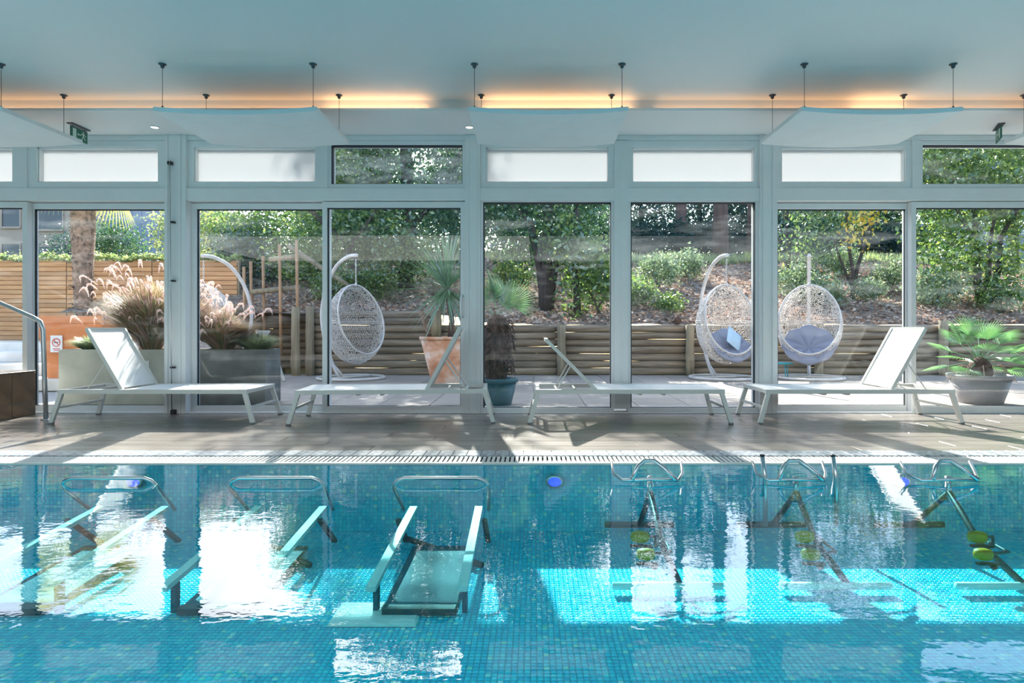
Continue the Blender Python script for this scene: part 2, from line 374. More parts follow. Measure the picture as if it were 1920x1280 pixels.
# front wall: posts and beams between the openings
FY0, FY1 = 6.667, 6.87
def fx(px): return (px-1000)/180.0
def fz(py): return EYE-(py-613)/180.0
wf = struct('wall_front', 'white framed glazed front between pool hall and garden')
def wbox(x0, x1, z0, z1, y0=FY0, y1=FY1, name='post', mat='frame'):
    return MB().box(x0, x1, y0, y1, z0, z1, 0.004).build(name, M[mat], wf)
for a, b2 in ((310, 350), (872, 900), (1424, 1456)):
    wbox(fx(a), fx(b2), 0, 2.9, FY0-0.02, FY1, 'post')
for a, b2 in ((-500, 310), (350, 872), (900, 1424), (1456, 2500)):
    wbox(fx(a), fx(b2), fz(376), fz(352), FY0, FY1, 'beam')
    wbox(fx(a), fx(b2), fz(262), 2.9, FY0, FY1, 'header')
    wbox(fx(a), fx(b2), 0, .014, FY0, FY1, 'threshold')
for a, b2 in ((38, 50), (600, 614), (1711, 1727)):
    wbox(fx(a), fx(b2), fz(352), fz(262), FY0, FY1, 'mullion')
wbox(fx(1152), fx(1178), fz(766), fz(263), FY0-.004, FY1-.004, 'mullion')
for px in (1165,): MB().box(fx(px)-.006, fx(px)+.006, FY0-.010, FY0-.004, fz(766), fz(262)).build('groove_strip', M['frame'], wf)
for px in (316, 340, 878, 894, 1430, 1448):
    MB().box(fx(px)-.008, fx(px)+.008, FY0-.032, FY0-.02, 0.0, 2.9, 0.003).build('cover_strip', M['frame'], wf)
nw = [0]; nd = [0]
def framed(kind, x0, x1, z0, z1, bw, y0, y1, pane_mat, label, bwz=None):
    if kind == 'window': nw[0] += 1; t = struct('window_%d' % nw[0], label)
    else: nd[0] += 1; t = struct('door_%d' % nd[0], label)
    bz = bwz or bw
    f = MB(); f.box(x0, x0+bw, y0, y1, z0, z1, .004); f.box(x1-bw, x1, y0, y1, z0, z1, .004)
    f.box(x0+bw, x1-bw, y0, y1, z1-bz, z1, .004); f.box(x0+bw, x1-bw, y0, y1, z0, z0+bz, .004)
    f.build('frame', M['frame'], t)
    ym = (y0+y1)/2; g = MB(); gw = 0.012
    for yy in (y0-.0015,):
        g.box(x0+bw-.001, x0+bw+gw, yy+.02, ym, z0+bz, z1-bz); g.box(x1-bw-gw*.5, x1-bw+.001, yy+.02, ym, z0+bz, z1-bz)
        g.box(x0+bw, x1-bw, yy+.02, ym, z1-bz-gw, z1-bz+.001); g.box(x0+bw, x1-bw, yy+.02, ym, z0+bz-.001, z0+bz+gw*.4)
    g.build('gasket', M['gasket' if kind == 'door' or pane_mat != 'frost' else 'frame'], t)
    MB().box(x0+bw, x1-bw, ym, ym+.01, z0+bz, z1-bz).build('pane', M[pane_mat], t)
    return t
# clerestory lights
cz0, cz1 = fz(352), fz(262)
for a, b2, pm, bw in ((-230, 38, 'frost', .1), (50, 310, 'frost', .09), (350, 600, 'frost', .06), (614, 872, 'glass_spray', .03),
                      (900, 1152, 'frost', .06), (1178, 1424, 'frost', .045), (1456, 1711, 'frost', .06), (1727, 1990, 'glass', .03), (1990, 2250, 'frost', .06)):
    framed('window', fx(a), fx(b2), cz0, cz1, bw, FY0+.02, FY1-.03, pm, ('frosted' if pm == 'frost' else 'clear')+' clerestory light', .07 if pm == 'frost' else .045)
# lower fixed lights
for a, b2 in ((900, 1152), (1178, 1424)):
    framed('window', fx(a), fx(b2), .012, fz(376)+.035, .03, FY0+.03, FY1-.04, 'glass', 'tall fixed light', .044)
# sliding doors
for a, b2, off in ((-230, 48, .02), (40, 310, .1), (350, 612, .1), (603, 872, .02), (1456, 1718, .1), (1711, 1985, .02)):
    t = framed('door', fx(a), fx(b2), .008, fz(377), .05, FY0+off, FY0+off+.07, 'glass', 'sliding glass door leaf', .064)
    if a == 603:
        h = MB(); x = fx(867); pts = [(x, FY0+off, fz(596)), (x-.012, FY0+off-.035, fz(590)), (x-.015, FY0+off-.045, fz(575)), (x-.012, FY0+off-.035, fz(560)), (x, FY0+off, fz(554))]
        h.tube(pts, .012, 8); h.build('handle', M['frame'], t, True)
# locking rod and black catches on the left post
r = thing('locking_rod', 'thin grey locking rod with black catches on the left white post', 'bolt', (0, 0, 0))
MB().tube([(fx(329), 6.60, fz(771)), (fx(325), 6.60, fz(305))], .006, 6).build('rod', M['steel'], r, True)
for px, py, hh in ((324, 308, .035), (329, 418, .02), (329, 527, .02), (329, 688, .02), (330, 771, .05)):
    MB().box(fx(px)-.02, fx(px)+.02, 6.595, 6.64, fz(py)-hh/2, fz(py)+hh/2, .004).build('catch', M['black'], r)

# ------------------------------------------------------------------ deck, coping, grate, pool
fl = struct('floor', 'pool deck of wood-look ceramic planks')
MB().box(-9, 9, 4.455, 6.95, -.2, -.004).build('slab', M['grout'], fl)
me = MB().box(-.598, .598, -.0965, .0965, -.004, .0, .0015).mesh('plank', M['deck'])
row = 0; y = 4.66+.0985
while y < 6.66:
    x = -6.6-(row % 3)*.4
    while x < 7.2:
        put('plank', me, fl, (x, y, 0)); x += 1.2
    y += .197; row += 1
MB().box(-9, 9, 6.63, 6.95, -.2, -.001).build('edge_strip', M['grout'], fl)
cp = struct('trim_2', 'pale wet coping strip beside the overflow grate')
me = MB().box(-.048, .048, -.094, .094, -.01, .004, .002).mesh('tile', M['coping'])
for k in range(96): put('tile', me, cp, (-4.62+k*.1, 4.56, 0), None, (1, 1, 1))
MB().box(-9, 9, 4.455, 4.665, -.2, -.006).build('bed', M['grout'], cp)
gr = thing('overflow_grate', 'white slatted overflow grate running along the pool edge', 'grate', (0, 4.365, 0))
me = MB().box(-.0105, .0105, -.088, .088, -.02, .0, .002).mesh('slat', M['grate'])
for k in range(296): put('slat', me, gr, (-4.72+k*.032, 0, 0))
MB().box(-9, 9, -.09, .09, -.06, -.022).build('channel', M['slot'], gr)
S(MB().box(-9, 9, 4.235, 4.277, -.45, -.0, .004).build('pool_edge', M['sandstep']), 'rounded pale overflow lip of the pool')
WZ = -0.008
S(MB().add([(-9, -4, WZ), (9, -4, WZ), (9, 4.24, WZ), (-9, 4.24, WZ)], [(0, 1, 2, 3)]).build('pool_water', M['water']), 'clear turquoise pool water')
S(MB().box(-9, 9, -7.6, -4, -.3, 0).build('rear_deck', M['sandstep']), 'deck at the back of the pool')
pf = struct('pool_floor', 'turquoise glass mosaic floor of the pool')
FZ = -.45
MB().box(-9, 9, -4, 4.3, FZ-.2, FZ-.003).build('bed', M['poolgrout'], pf)
def tiles(nx, ny, x0, y0, p, skip):
    ix, iy = np.meshgrid(np.arange(nx), np.arange(ny), indexing='ij'); ix = ix.ravel(); iy = iy.ravel(); k = ~skip(ix, iy); ix, iy = ix[k], iy[k]
    cx = x0+ix*p; cy = y0+iy*p; h = p*.43
    return cx, cy, h
TP = .0255
nearrow = lambda ix, iy: (iy < 2) & (ix >= 69) & (ix < 219)
cx, cy, h = tiles(288, 76, -3.67, 2.36, TP, nearrow)
def tile_mesh(name, cx, cy, h, mat, vert=False):
    n = len(cx); z1 = FZ+.001*rng.random(n); z0 = np.full(n, FZ-.003)
    A = np.zeros((n, 8, 3)); hb = h*.86
    for k, (sx, sy) in enumerate(((-1, -1), (1, -1), (1, 1), (-1, 1))):
        A[:, k] = np.stack([cx+sx*h, cy+sy*h, z0], 1); A[:, k+4] = np.stack([cx+sx*hb, cy+sy*hb, z1], 1)
    me = D.meshes.new(name); me.vertices.add(n*8); me.vertices.foreach_set('co', A.reshape(-1))
    q = np.array([4, 5, 6, 7, 0, 1, 5, 4, 1, 2, 6, 5, 2, 3, 7, 6, 3, 0, 4, 7]); idx = (q[None]+np.arange(n)[:, None]*8).ravel()
    me.loops.add(len(idx)); me.loops.foreach_set('vertex_index', idx.astype(np.int32)); me.polygons.add(n*5)
    me.polygons.foreach_set('loop_start', np.arange(0, n*20, 4, dtype=np.int32)); me.polygons.foreach_set('loop_total', np.full(n*5, 4, dtype=np.int32))
    me.materials.append(mat); me.update(calc_edges=True); return me
o = put('mosaic', tile_mesh('mosaic', cx, cy, h, M['mosaic']), pf); o['kind'] = 'stuff'
me = tile_mesh('tile', np.array([0.]), np.array([0.]), TP*.43, M['mosaic1'])
for i in range(69, 219):
    for j in range(2): put('tile', me, pf, (-3.67+i*TP, 2.36+j*TP, 0))
# coarse continuation of the mosaic outside the view
for nm, a in (('mosaic_rest', (-9+.05, -3.69, -4, 4.2)), ('mosaic_rest', (3.69, 8.95, -4, 4.2)), ('mosaic_rest', (-3.68, 3.68, -4, 2.33))):
    p = .051; nx = int((a[1]-a[0])/p); ny = int((a[3]-a[2])/p)
    cx, cy, h = tiles(nx, ny, a[0]+p/2, a[2]+p/2, p, lambda i, j: i < 0)
    q = np.stack([np.stack([cx+sx*h, cy+sy*h, np.full(len(cx), FZ)], 1) for sx, sy in ((-1, -1), (1, -1), (1, 1), (-1, 1))], 1)
    o = put(nm, quads_mesh(nm, q, M['mosaic']), pf); o['kind'] = 'stuff'
pw = struct('pool_wall', 'turquoise mosaic wall of the pool below the grate')
MB().box(-9, 9, 4.232, 4.2345, FZ, -.012).build('bed', M['poolgrout'], pw)
cx, cz = np.meshgrid(-3.9+np.arange(306)*TP, FZ+.012+np.arange(17)*TP); cx = cx.ravel(); cz = cz.ravel(); h = TP*.43
q = np.stack([np.stack([cx+sx*h, np.full(len(cx), 4.2305), cz+sz*h], 1) for sx, sz in ((-1, -1), (1, -1), (1, 1), (-1, 1))], 1)
o = put('mosaic', quads_mesh('mosaic', q, M['mosaic']), pw); o['kind'] = 'stuff'

# ------------------------------------------------------------------ cove lights, downlights
k = 0
for a, b2, m in ((-60, 150, 'led2'), (150, 420, 'led2'), (420, 600, 'led2'), (610, 800, 'led'), (905, 1185, 'led'), (1230, 1420, 'led2'), (1425, 1600, 'led2'), (1600, 1700, 'led'), (1705, 1990, 'led2')):
    s = F/5.955
    o = MB().box((a-1000)/s, (b2-1000)/s, 5.945, 5.965, 2.908, 2.916).build('light_strip', M[m])
    where = ['at the left edge', 'right of the left exit sign', 'above the second ceiling panel', 'above the clear spotted clerestory', 'above the middle ceiling panel', 'right of the middle ceiling panel', 'above the left half of the fourth panel', 'above the right half of the fourth panel', 'at the right edge'][k]
    tag(o, 'warm cove light strip on the soffit edge '+where, 'light', 'cove light strips'); k += 1
for px, where in ((290, 'left of the second ceiling panel'), (880, 'left of the middle ceiling panel'), (1466, 'behind the right ceiling panel')):
    Yd = 6.4; t = thing('downlight', 'small round recessed downlight in the soffit '+where, 'light', (PX(px, Yd), Yd, 2.9), 0, 'recessed downlights')
    MB().lathe([(.048, 0), (.048, -.006), (.038, -.008), (.036, -.002)], 20).build('rim', M['white'], t, True)
    MB().lathe([(.034, -.004), (.034, -.0045)], 16).build('lens', M['spot'], t)
def ceiling_light_fill(x, y):   # the hall's own ceiling downlights, over the water behind the viewer
    t = thing('ceiling_light', 'flat round ceiling light over the pool', 'light', (x, y, 3.02), 0, 'round lights on the ceiling')
    MB().lathe([(.16, 0), (.16, -.03), (.14, -.035)], 24).build('rim', M['white'], t, True)
    MB().lathe([(.13, -.034), (.13, -.036)], 24).build('lens', M['spot'], t)

# ------------------------------------------------------------------ hanging ceiling panels
def ceiling_panel(x0, x1, label):
    xc = (x0+x1)/2; w = (x1-x0)/2; y0, y1 = 5.106, 6.03
    t = thing('ceiling_panel', label, 'panel', (xc, 0, 0), 0, 'hanging acoustic ceiling panels')
    n = 16; th = .035; v = []; f = []
    zz = lambda u: 2.612+.030*u*u
    for j in range(n+1):
        u = -1+2*j/n; z = zz(u)
        v += [(u*w, y0, z-th/2), (u*w, y1, z-th/2), (u*w, y1, z+th/2), (u*w, y0, z+th/2)]
    for j in range(n):
        a = j*4; b2 = a+4
        for q in range(4): f.append((a+q, a+(q+1) % 4, b2+(q+1) % 4, b2+q))
    f.append((3, 2, 1, 0)); f.append((n*4, n*4+1, n*4+2, n*4+3))
    MB().add(v, f).build('board', M['panel'], t)
    for sx in (-1, 1):
        for yy in (5.16, 5.85):
            cxx = sx*(w-.045); z = zz(.93)
            MB().tube([(cxx, yy, z), (cxx, yy, 3.01)], .0022, 6).build('cable', M['darkmetal'], t)
            MB().lathe([(.004, 0), (.009, .004), (.009, .022), (.003, .03)], 10, (cxx, yy, z+.015)).build('clamp', M['darkmetal'], t, True)
            MB().lathe([(.006, -.035), (.014, -.03), (.016, -.012), (.03, -.006), (.03, 0)], 14, (cxx, yy, 3.02)).build('ceiling_rose', M['darkmetal'], t, True)
ceiling_panel(-5.55, -4.246, 'white hanging acoustic panel cut by the left edge of the picture, left of the exit sign')
ceiling_panel(-3.035, -1.73, 'white hanging acoustic panel between the exit sign and the clear spotted clerestory')
ceiling_panel(-.52, .76, 'white hanging acoustic panel over the middle of the glazed front')
ceiling_panel(2.14, 3.43, 'white hanging acoustic panel above the fourth lounger, right of the middle one')
ceiling_panel(4.44, 5.72, 'white hanging acoustic panel of which only a corner shows at the right edge')

# ------------------------------------------------------------------ exit signs
def exit_sign(x, label, rz):
    t = thing('exit_sign', label, 'sign', (x, 6.38, 2.9), rz, 'green exit signs')
    MB().box(-.03, .03, -.13, .13, -.012, 0, .003).build('mount', M['darkmetal'], t)
    for yy in (-.09, .09): MB().tube([(0, yy, -.012), (0, yy, -.03)], .004, 6).build('hanger', M['darkmetal'], t)
    MB().box(-.006, .006, -.115, .115, -.145, -.025, .002).build('plate', M['green_sign'], t)
    for sx in (-1, 1):
        xx = sx*.0075; p = MB()
        def q(a, b2, c, d): p.add([(xx, a[0], a[1]), (xx, b2[0], b2[1]), (xx, c[0], c[1]), (xx, d[0], d[1])], [(0, 1, 2, 3)])
        q((-.095, -.13), (-.045, -.13), (-.045, -.04), (-.095, -.04))                     # open doorway
        q((-.03, -.08), (.02, -.08), (.02, -.09), (-.03, -.09)); q((-.035, -.085), (-.015, -.07), (-.015, -.10), (-.035, -.085))   # arrow
        q((.045, -.042), (.06, -.042), (.06, -.056), (.045, -.056))                       # head
        q((.04, -.06), (.065, -.06), (.06, -.095), (.045, -.095)); q((.045, -.093), (.055, -.093), (.03, -.13), (.022, -.124))
        q((.052, -.093), (.062, -.093), (.085, -.115), (.077, -.122)); q((.062, -.06), (.09, -.08), (.086, -.087), (.06, -.07)); q((.042, -.06), (.02, -.072), (.024, -.08), (.044, -.07))
        p.build('pictogram', M['sign_white'], t)
    return t
exit_sign(-4.53, 'green running man exit sign hanging from the soffit at the left', 0)
exit_sign(4.64, 'exit sign hanging from the soffit at the right, seen almost edge on', -.45)

# ------------------------------------------------------------------ loungers
def lounger(head_x, y_near, yaw, flip, ang, label, group='loungers on the pool deck', scale=1.0, z=0, mats=('lounger', 'mesh')):
    """local x runs from the head end (0) to the foot end (1.76); y 0..0.65"""
    t = thing('sun_lounger', label, 'lounger', (head_x, y_near, z), yaw, group)
    fm = M[mats[0]]; fx_ = -1 if flip else 1
    def P(x, y, zz): return (fx_*x, y, zz)
    L, Wd, H = 1.76, .65, .30
    for yy in (0.02, Wd-.02):
        b = MB(); b.bar(P(0, yy, H), P(L, yy, H), .036, .04); b.build('side_rail', fm, t)
    for xx in (.02, L-.02): MB().bar(P(xx, .03, H), P(xx, Wd-.03, H), .036, .034).build('end_rail', fm, t)
    for xx in (.2, .38): MB().bar(P(xx, .03, H-.005), P(xx, Wd-.03, H-.005), .02, .02).build('cross_bar', fm, t)
    for xx in (.98, 1.2): MB().bar(P(xx, .03, H-.025), P(xx, Wd-.03, H-.025), .03, .02).build('cross_bar', fm, t)
    for end, xt, xb in ((0, .03, -.055), (1, L-.03, L+.055)):
        for yy, yb in ((.02, .0), (Wd-.02, Wd)):
            b = MB(); b.bar(P(xt, yy, H-.0), P(xb, yb, .014), .032, .038); lg = b.build('leg', fm, t)
            f = MB(); f.box(-.02+fx_*xb, .02+fx_*xb, yb-.018, yb+.018, 0, .018, .004); f.build('foot', M['greypot'], lg)
        xm = xt+(xb-xt)*.55
        MB().bar(P(xm, .02, H*.5), P(xm, Wd-.02, H*.5), .022, .022).build('stretcher', fm, t)
    s = MB(); n = 8
    for k in range(n):
        xa = .57+(L-.03-.57)*k/n; xb = .57+(L-.03-.57)*(k+1)/n; s.box(min(fx_*xa, fx_*xb), max(fx_*xa, fx_*xb), .035, Wd-.035, H+.004, H+.016)
    s.build('sling', M[mats[1]], t)
    # backrest
    ca, sa = math.cos(ang), math.sin(ang); hx, hz = .57, H+.01; BL = .66
    for yy in (.055, Wd-.055): MB().bar(P(hx, yy, hz), P(hx-ca*BL, yy, hz+sa*BL), .028, .032).build('backrest_tube', fm, t)
    MB().bar(P(hx-ca*BL, .055, hz+sa*BL), P(hx-ca*BL, Wd-.055, hz+sa*BL), .028, .028).build('backrest_top', fm, t)
    b = MB(); b.bar(P(hx-ca*.02+sa*0, Wd/2, hz+sa*.02), P(hx-ca*(BL-.01), Wd/2, hz+sa*(BL-.01)), Wd-.12, .012); b.build('backrest_sling', M[mats[1]], t)
    for yy in (.11, Wd-.11): MB().tube([P(hx-ca*BL*.5, yy, hz+sa*BL*.5), P(.2, yy, H)], .007, 6).build('support_strut', fm, t)
    if scale != 1.0: t.scale = (scale,)*3
    return t
lounger(-4.42, 5.94, 0, False, math.radians(60), 'white mesh lounger at the far left beside the handrail, backrest raised at its left end')
lounger(-.43, 5.98, math.radians(4), True, math.radians(62), 'white mesh lounger second from the left, steep backrest at its right end')
lounger(.02, 5.94, 0, False, math.radians(45), 'white mesh lounger third from the left, backrest half lowered at its left end')
lounger(3.92, 5.94, 0, True, math.radians(61), 'white mesh lounger furthest right, backrest raised at its right end beside the grey pot')
lounger(-4.12, 9.9, math.radians(4), True, math.radians(52), 'white lounger out on the patio behind the dark planter', 'lounger outside')

# ------------------------------------------------------------------ handrail, tiled block
t = thing('handrail', 'stainless steel handrail descending to the deck at the left', 'handrail', (0, 0, 0))
MB().tube([(-6.9, 6.2, 1.95), (-5.6, 6.2, 1.33), (-5.24, 6.2, 1.165), (-4.84, 6.2, .99), (-4.775, 6.2, .95), (-4.75, 6.2, .88), (-4.735, 6.2, .4), (-4.72, 6.2, .0)], .021, 12).build('rail', M['steel'], t, True)
MB().lathe([(.045, 0), (.045, .006), (.024, .012)], 16, (-4.72, 6.2, 0)).build('base_flange', M['steel'], t, True)
t = thing('tiled_block', 'low block clad in dark brown tiles at the left edge', 'block', (0, 0, 0))
MB().box(-7.8, -5.14, 6.0, 6.6, 0, .44).build('core', M['grout'], t)
me = MB().box(-.147, .147, -.008, 0, -.147, .147, .003).mesh('tile', M['brown_tile']); me2 = MB().box(0, .008, -.147, .147, -.147, .147, .003).mesh('tile', M['brown_tile'])
for i in range(9):
    for zc, sz in ((.29, 1), (.07, .46)): put('tile', me, t, (-5.29-i*.3, 6.0, zc), None, (1, 1, sz))
for j in range(2):
    for zc, sz in ((.29, 1), (.07, .46)): put('tile', me2, t, (-5.14, 6.15+j*.3, zc), None, (1, 1, sz))
MB().box(-7.8, -5.13, 5.99, 6.6, .44, .455, .003).build('top_slab', M['brown_tile'], t)

# ------------------------------------------------------------------ under and in the water
def treadmill(x, label):
    t = thing('aqua_treadmill', label, 'treadmill', (x, 0, 0), 0, 'underwater treadmills')
    for sx in (-1, 1):
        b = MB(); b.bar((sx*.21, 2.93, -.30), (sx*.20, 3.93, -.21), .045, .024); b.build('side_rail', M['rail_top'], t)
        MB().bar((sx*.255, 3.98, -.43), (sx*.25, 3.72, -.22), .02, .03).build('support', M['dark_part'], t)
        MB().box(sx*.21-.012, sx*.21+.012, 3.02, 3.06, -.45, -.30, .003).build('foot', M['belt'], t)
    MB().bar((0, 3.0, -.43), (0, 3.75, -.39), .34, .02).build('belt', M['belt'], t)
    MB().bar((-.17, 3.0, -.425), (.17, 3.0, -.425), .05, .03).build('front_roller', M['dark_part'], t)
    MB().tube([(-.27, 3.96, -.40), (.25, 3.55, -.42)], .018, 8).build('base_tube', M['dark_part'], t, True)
    pts = []
    pts += [(-.26, 3.93, -.22), (-.275, 3.74, -.05), (-.272, 3.71, -.015), (-.25, 3.70, .012), (-.21, 3.70, .028), (.21, 3.70, .028), (.25, 3.70, .012), (.272, 3.71, -.015), (.275, 3.74, -.05), (.26, 3.93, -.22)]
    MB().tube(pts, .011, 8).build('handrail_loop', M['steel'], t, True)
treadmill(-.535, 'underwater treadmill nearest the middle of the pool, under the second lounger')
treadmill(-1.49, 'underwater treadmill, the middle one of the three at the left')
treadmill(-2.46, 'underwater treadmill at the left edge of the picture')

def aquabike(x, label, tilt=0.0):
    t = thing('aqua_bike', label, 'exercise bike', (x, 0, 0), tilt, 'exercise bikes standing in the water')
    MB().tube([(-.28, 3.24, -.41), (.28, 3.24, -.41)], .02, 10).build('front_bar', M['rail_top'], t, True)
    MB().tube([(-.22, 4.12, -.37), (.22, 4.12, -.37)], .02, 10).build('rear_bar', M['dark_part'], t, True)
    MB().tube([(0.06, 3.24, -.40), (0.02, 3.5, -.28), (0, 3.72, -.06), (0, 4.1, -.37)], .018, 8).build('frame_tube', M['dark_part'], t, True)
    MB().tube([(0, 3.72, -.12), (0, 3.74, .03)], .016, 8).build('stem', M['steel'], t, True)
    MB().tube([(-.11, 3.70, .02), (-.07, 3.74, .085), (-.03, 3.76, .115), (.03, 3.76, .115), (.08, 3.74, .08), (.14, 3.68, .02)], .013, 8).build('handlebar', M['steel'], t, True)
    MB().tube([(-.21, 3.86, .09), (-.205, 3.80, .03), (-.16, 3.72, .01), (0, 3.70, .02), (.16, 3.72, .01), (.205, 3.80, .03), (.21, 3.86, .09)], .009, 8).build('side_grip', M['steel'], t, True)
    MB().tube([(-.12, 3.3, -.18), (-.05, 3.3, -.18), (-.05, 3.3, -.23), (.03, 3.48, -.25), (.03, 3.3, -.26), (-.08, 3.3, -.27)], .009, 6).build('crank', M['dark_part'], t, True)
    for px, pz in ((-.13, -.18), (-.10, -.27)):
        p = MB(); p.lathe([(.02, -.03), (.045, -.022), (.05, 0), (.045, .02), (.02, .028)], 14, (px, 3.3, pz), 1, .7); pd = p.build('pedal', M['olive'], t, True)
        MB().bar((px-.055, 3.27, pz-.036), (px+.06, 3.27, pz-.04), .02, .012).build('strap', M['black'], pd)
    MB().lathe([(.01, -.012), (.02, 0), (.01, .012)], 10, (-.06, 3.28, -.33)).build('adjuster_knob', M['black'], t, True)
aquabike(.68, 'underwater exercise bike nearest the middle, its looped handlebar out of the water')
aquabike(1.53, 'underwater exercise bike between the other two at the right')
aquabike(2.42, 'underwater exercise bike at the right edge of the picture')
for px in (1435, 1568):
    Yb = 3.9; o = MB().tube([(0, 0, -.3), (0, 0, -.02), (-.012, .02, .12)], .014, 10).build('pool_pole', M['steel'], None, True)
    MB().lathe([(.015, 0), (.015, .012)], 10, (-.012, .02, .118)).build('end_cap', M['black'], o, True)
    o.location = (PX(px, Yb), Yb, -.01)
    tag(o, 'steel tube standing up out of the water '+('left' if px == 1435 else 'right')+' of the ring handlebar', 'pole', 'tubes beside the middle bike')
for px, w in ((1040, 'in the middle'), (252, 'at the left below the first lounger'), (1690, 'at the right below the fourth lounger')):
    Yb = 4.21; t = thing('pool_light', 'round blue underwater light in the pool wall '+w, 'light', (PX(px, Yb), Yb, -.115), 0, 'blue pool lights')
    for nm, prof, mm in (('rim', [(.06, 0), (.06, .012), (.05, .016)], 'steel'), ('lens', [(.045, .015), (.03, .02)], 'bluelight')):
        b = MB(); b.lathe(prof, 18); b.v = [(vx, -vz, vy*.7) for vx, vy, vz in b.v]; b.build(nm, M[mm], t, True)
t = thing('drain_cover', 'square white drain cover with a rippled surface on the pool floor', 'drain cover', (-.73, 3.0, FZ))
MB().box(-.2, .2, -.12, .12, .0, .008, .002).build('frame', M['rail_top'], t)
me = MB().box(-.19, .19, -.0045, .0045, .008, .013).mesh('slat', M['white'])
for k in range(15): put('slat', me, t, (0, -.105+k*.015, 0))

# ------------------------------------------------------------------ garden ground
pt = struct('patio', 'garden patio paving outside the glass')
MB().box(-14, 22, 6.87, 12.4, -.3, -.012).build('bed', M['grout'], pt)
me = MB().box(-.296, .296, -.296, .296, -.012, 0, .003).mesh('paver', M['paver'])
for i in range(-9, 19):
    for j in range(9): put('paver', me, pt, (i*.6+.3, 7.2+j*.6, -.001*random.random()))
# pale steps rising at the left
for k, (yy, zz) in enumerate(((9.0, .16), (9.8, .32), (10.6, .48), (11.5, .62))):
    o = MB().box(-14, -6.0, yy, 14.2, zz-.16, zz, .01).build('stone_step', M['sandstep'])
    tag(o, 'long pale stone garden step, '+['lowest', 'second', 'third', 'topmost'][k]+' of the flight below the wooden fence', 'step', 'pale steps by the fence')
def ground_z(x, y):
    k = np.clip((x+2.0)/1.4, 0, 1); base = 1.18*(1-k)+.95*k
    z = base+(y-12.15)*.285*(y < 19)+(19-12.15)*.285*(y >= 19)
    return z+.05*np.sin(x*2.1+y)*np.cos(y*1.7)+.03*np.sin(x*5.3)*np.sin(y*4.1)
xs = np.linspace(-9, 26, 120); ys = np.concatenate([np.linspace(12.12, 19.5, 44), np.linspace(20, 60, 12)])
g = MB(); gv = [(x, y, float(ground_z(x, y))) for x in xs for y in ys]; ny = len(ys)
gf = [(i*ny+j, (i+1)*ny+j, (i+1)*ny+j+1, i*ny+j+1) for i in range(len(xs)-1) for j in range(ny-1)]
S(g.add(gv, gf).build('ground_slope', M['mulch'], None, True), 'bank of mulch and dry leaves rising behind the log wall')
S(MB().box(-60, -5.5, 14.2, 80, -.3, .6).build('ground_left', M['ground']), 'ground beyond the wooden fence')
S(MB().box(26, 60, 6.9, 80, -.3, 1.0).build('ground_right', M['ground']), 'ground further right')
n = 26000; lx = rng.uniform(-6, 16, n); ly = 12.2+7.2*rng.random(n)**1.3; lz = ground_z(lx, ly)+.01+.03*rng.random(n)
q = leaf_quads(np.stack([lx, ly, lz], 1), .085, .75, .55)
tag(put('leaf_litter', quads_mesh('leaf_litter', q, M['l_litter'])), 'dry brown and pale leaves covering the bank behind the log wall', 'leaves', kind='stuff')
n = 9000; lx = rng.uniform(-2, 14, n); ly = rng.uniform(18.4, 19.9, n); lz = ground_z(lx, ly)
P0 = np.stack([lx, ly, lz], 1); tip = P0+np.stack([rng.normal(0, .07, n), rng.normal(0, .05, n), rng.uniform(.08, .28, n)], 1); sd_ = np.array([[.012, 0, 0]])
q = np.stack([P0-sd_, P0+sd_, tip], 1)
tag(put('grass_strip', quads_mesh('grass_strip', q, M['l_light'], 3)), 'sunlit grass along the top of the bank', 'grass', kind='stuff')

# ------------------------------------------------------------------ log retaining wall
def log_mesh(r=.068, L=2.3, seg=10, axis='x', irr=.006):
    b = MB(); n = 5
    pts = []; rs = []
    for i in range(n+1):
        u = i/n; pts.append((-L/2+L*u, random.uniform(-.004, .004), random.uniform(-.004, .004)) if axis == 'x' else (random.uniform(-.004, .004), random.uniform(-.004, .004), L*u))
        rs.append(r+random.uniform(-irr, irr))
    b.tube(pts, rs, seg); return b.mesh('log' if axis == 'x' else 'post', M['log' if axis == 'x' else 'post'], True)
LM = [log_mesh() for _ in range(5)]
rw = thing('log_wall', 'retaining wall of stacked weathered round logs between posts', 'wall', (0, 12.02, 0))
bays = [(-4.15, -1.78, 9), (-1.78, .52, 7), (.52, 2.91, 7), (2.91, 5.30, 7), (5.30, 7.62, 7), (7.62, 10.0, 7), (10.0, 12.4, 7), (12.4, 14.8, 7)]
for a, b2, rows in bays:
    for k in range(rows):
        rr = 0.1335
        put('log', random.choice(LM), rw, ((a+b2)/2, random.uniform(-.012, .012), .07+k*rr), None, ((b2-a)/2.3, 1, 1.0))
PMh = [log_mesh(.085, 1.0, 10, 'z', .008) for _ in range(3)]
for x, hgt in ((-4.15, 1.28), (-1.78, 1.05), (.52, .94), (2.91, .93), (5.30, .96), (7.62, 1.02), (10.0, 1.0), (12.4, 1.0)):
    put('post', random.choice(PMh), rw, (x, -.13, 0), None, (1, 1, hgt))
rw2 = thing('log_wall', 'set-back corner of the log wall behind the tall pale poles', 'wall', (0, 0, 0))
for k in range(9):
    o = put('log', random.choice(LM), rw2, (-4.95, 12.75, .14+k*.1335), (0, 0, math.radians(35)), (.95, 1, 1))
for px, yy in ((560, 12.0), (500, 12.9), (478, 13.2)): put('post', random.choice(PMh), rw2, (PX(px, yy), yy-.15, 0), None, (1, 1, 1.27))
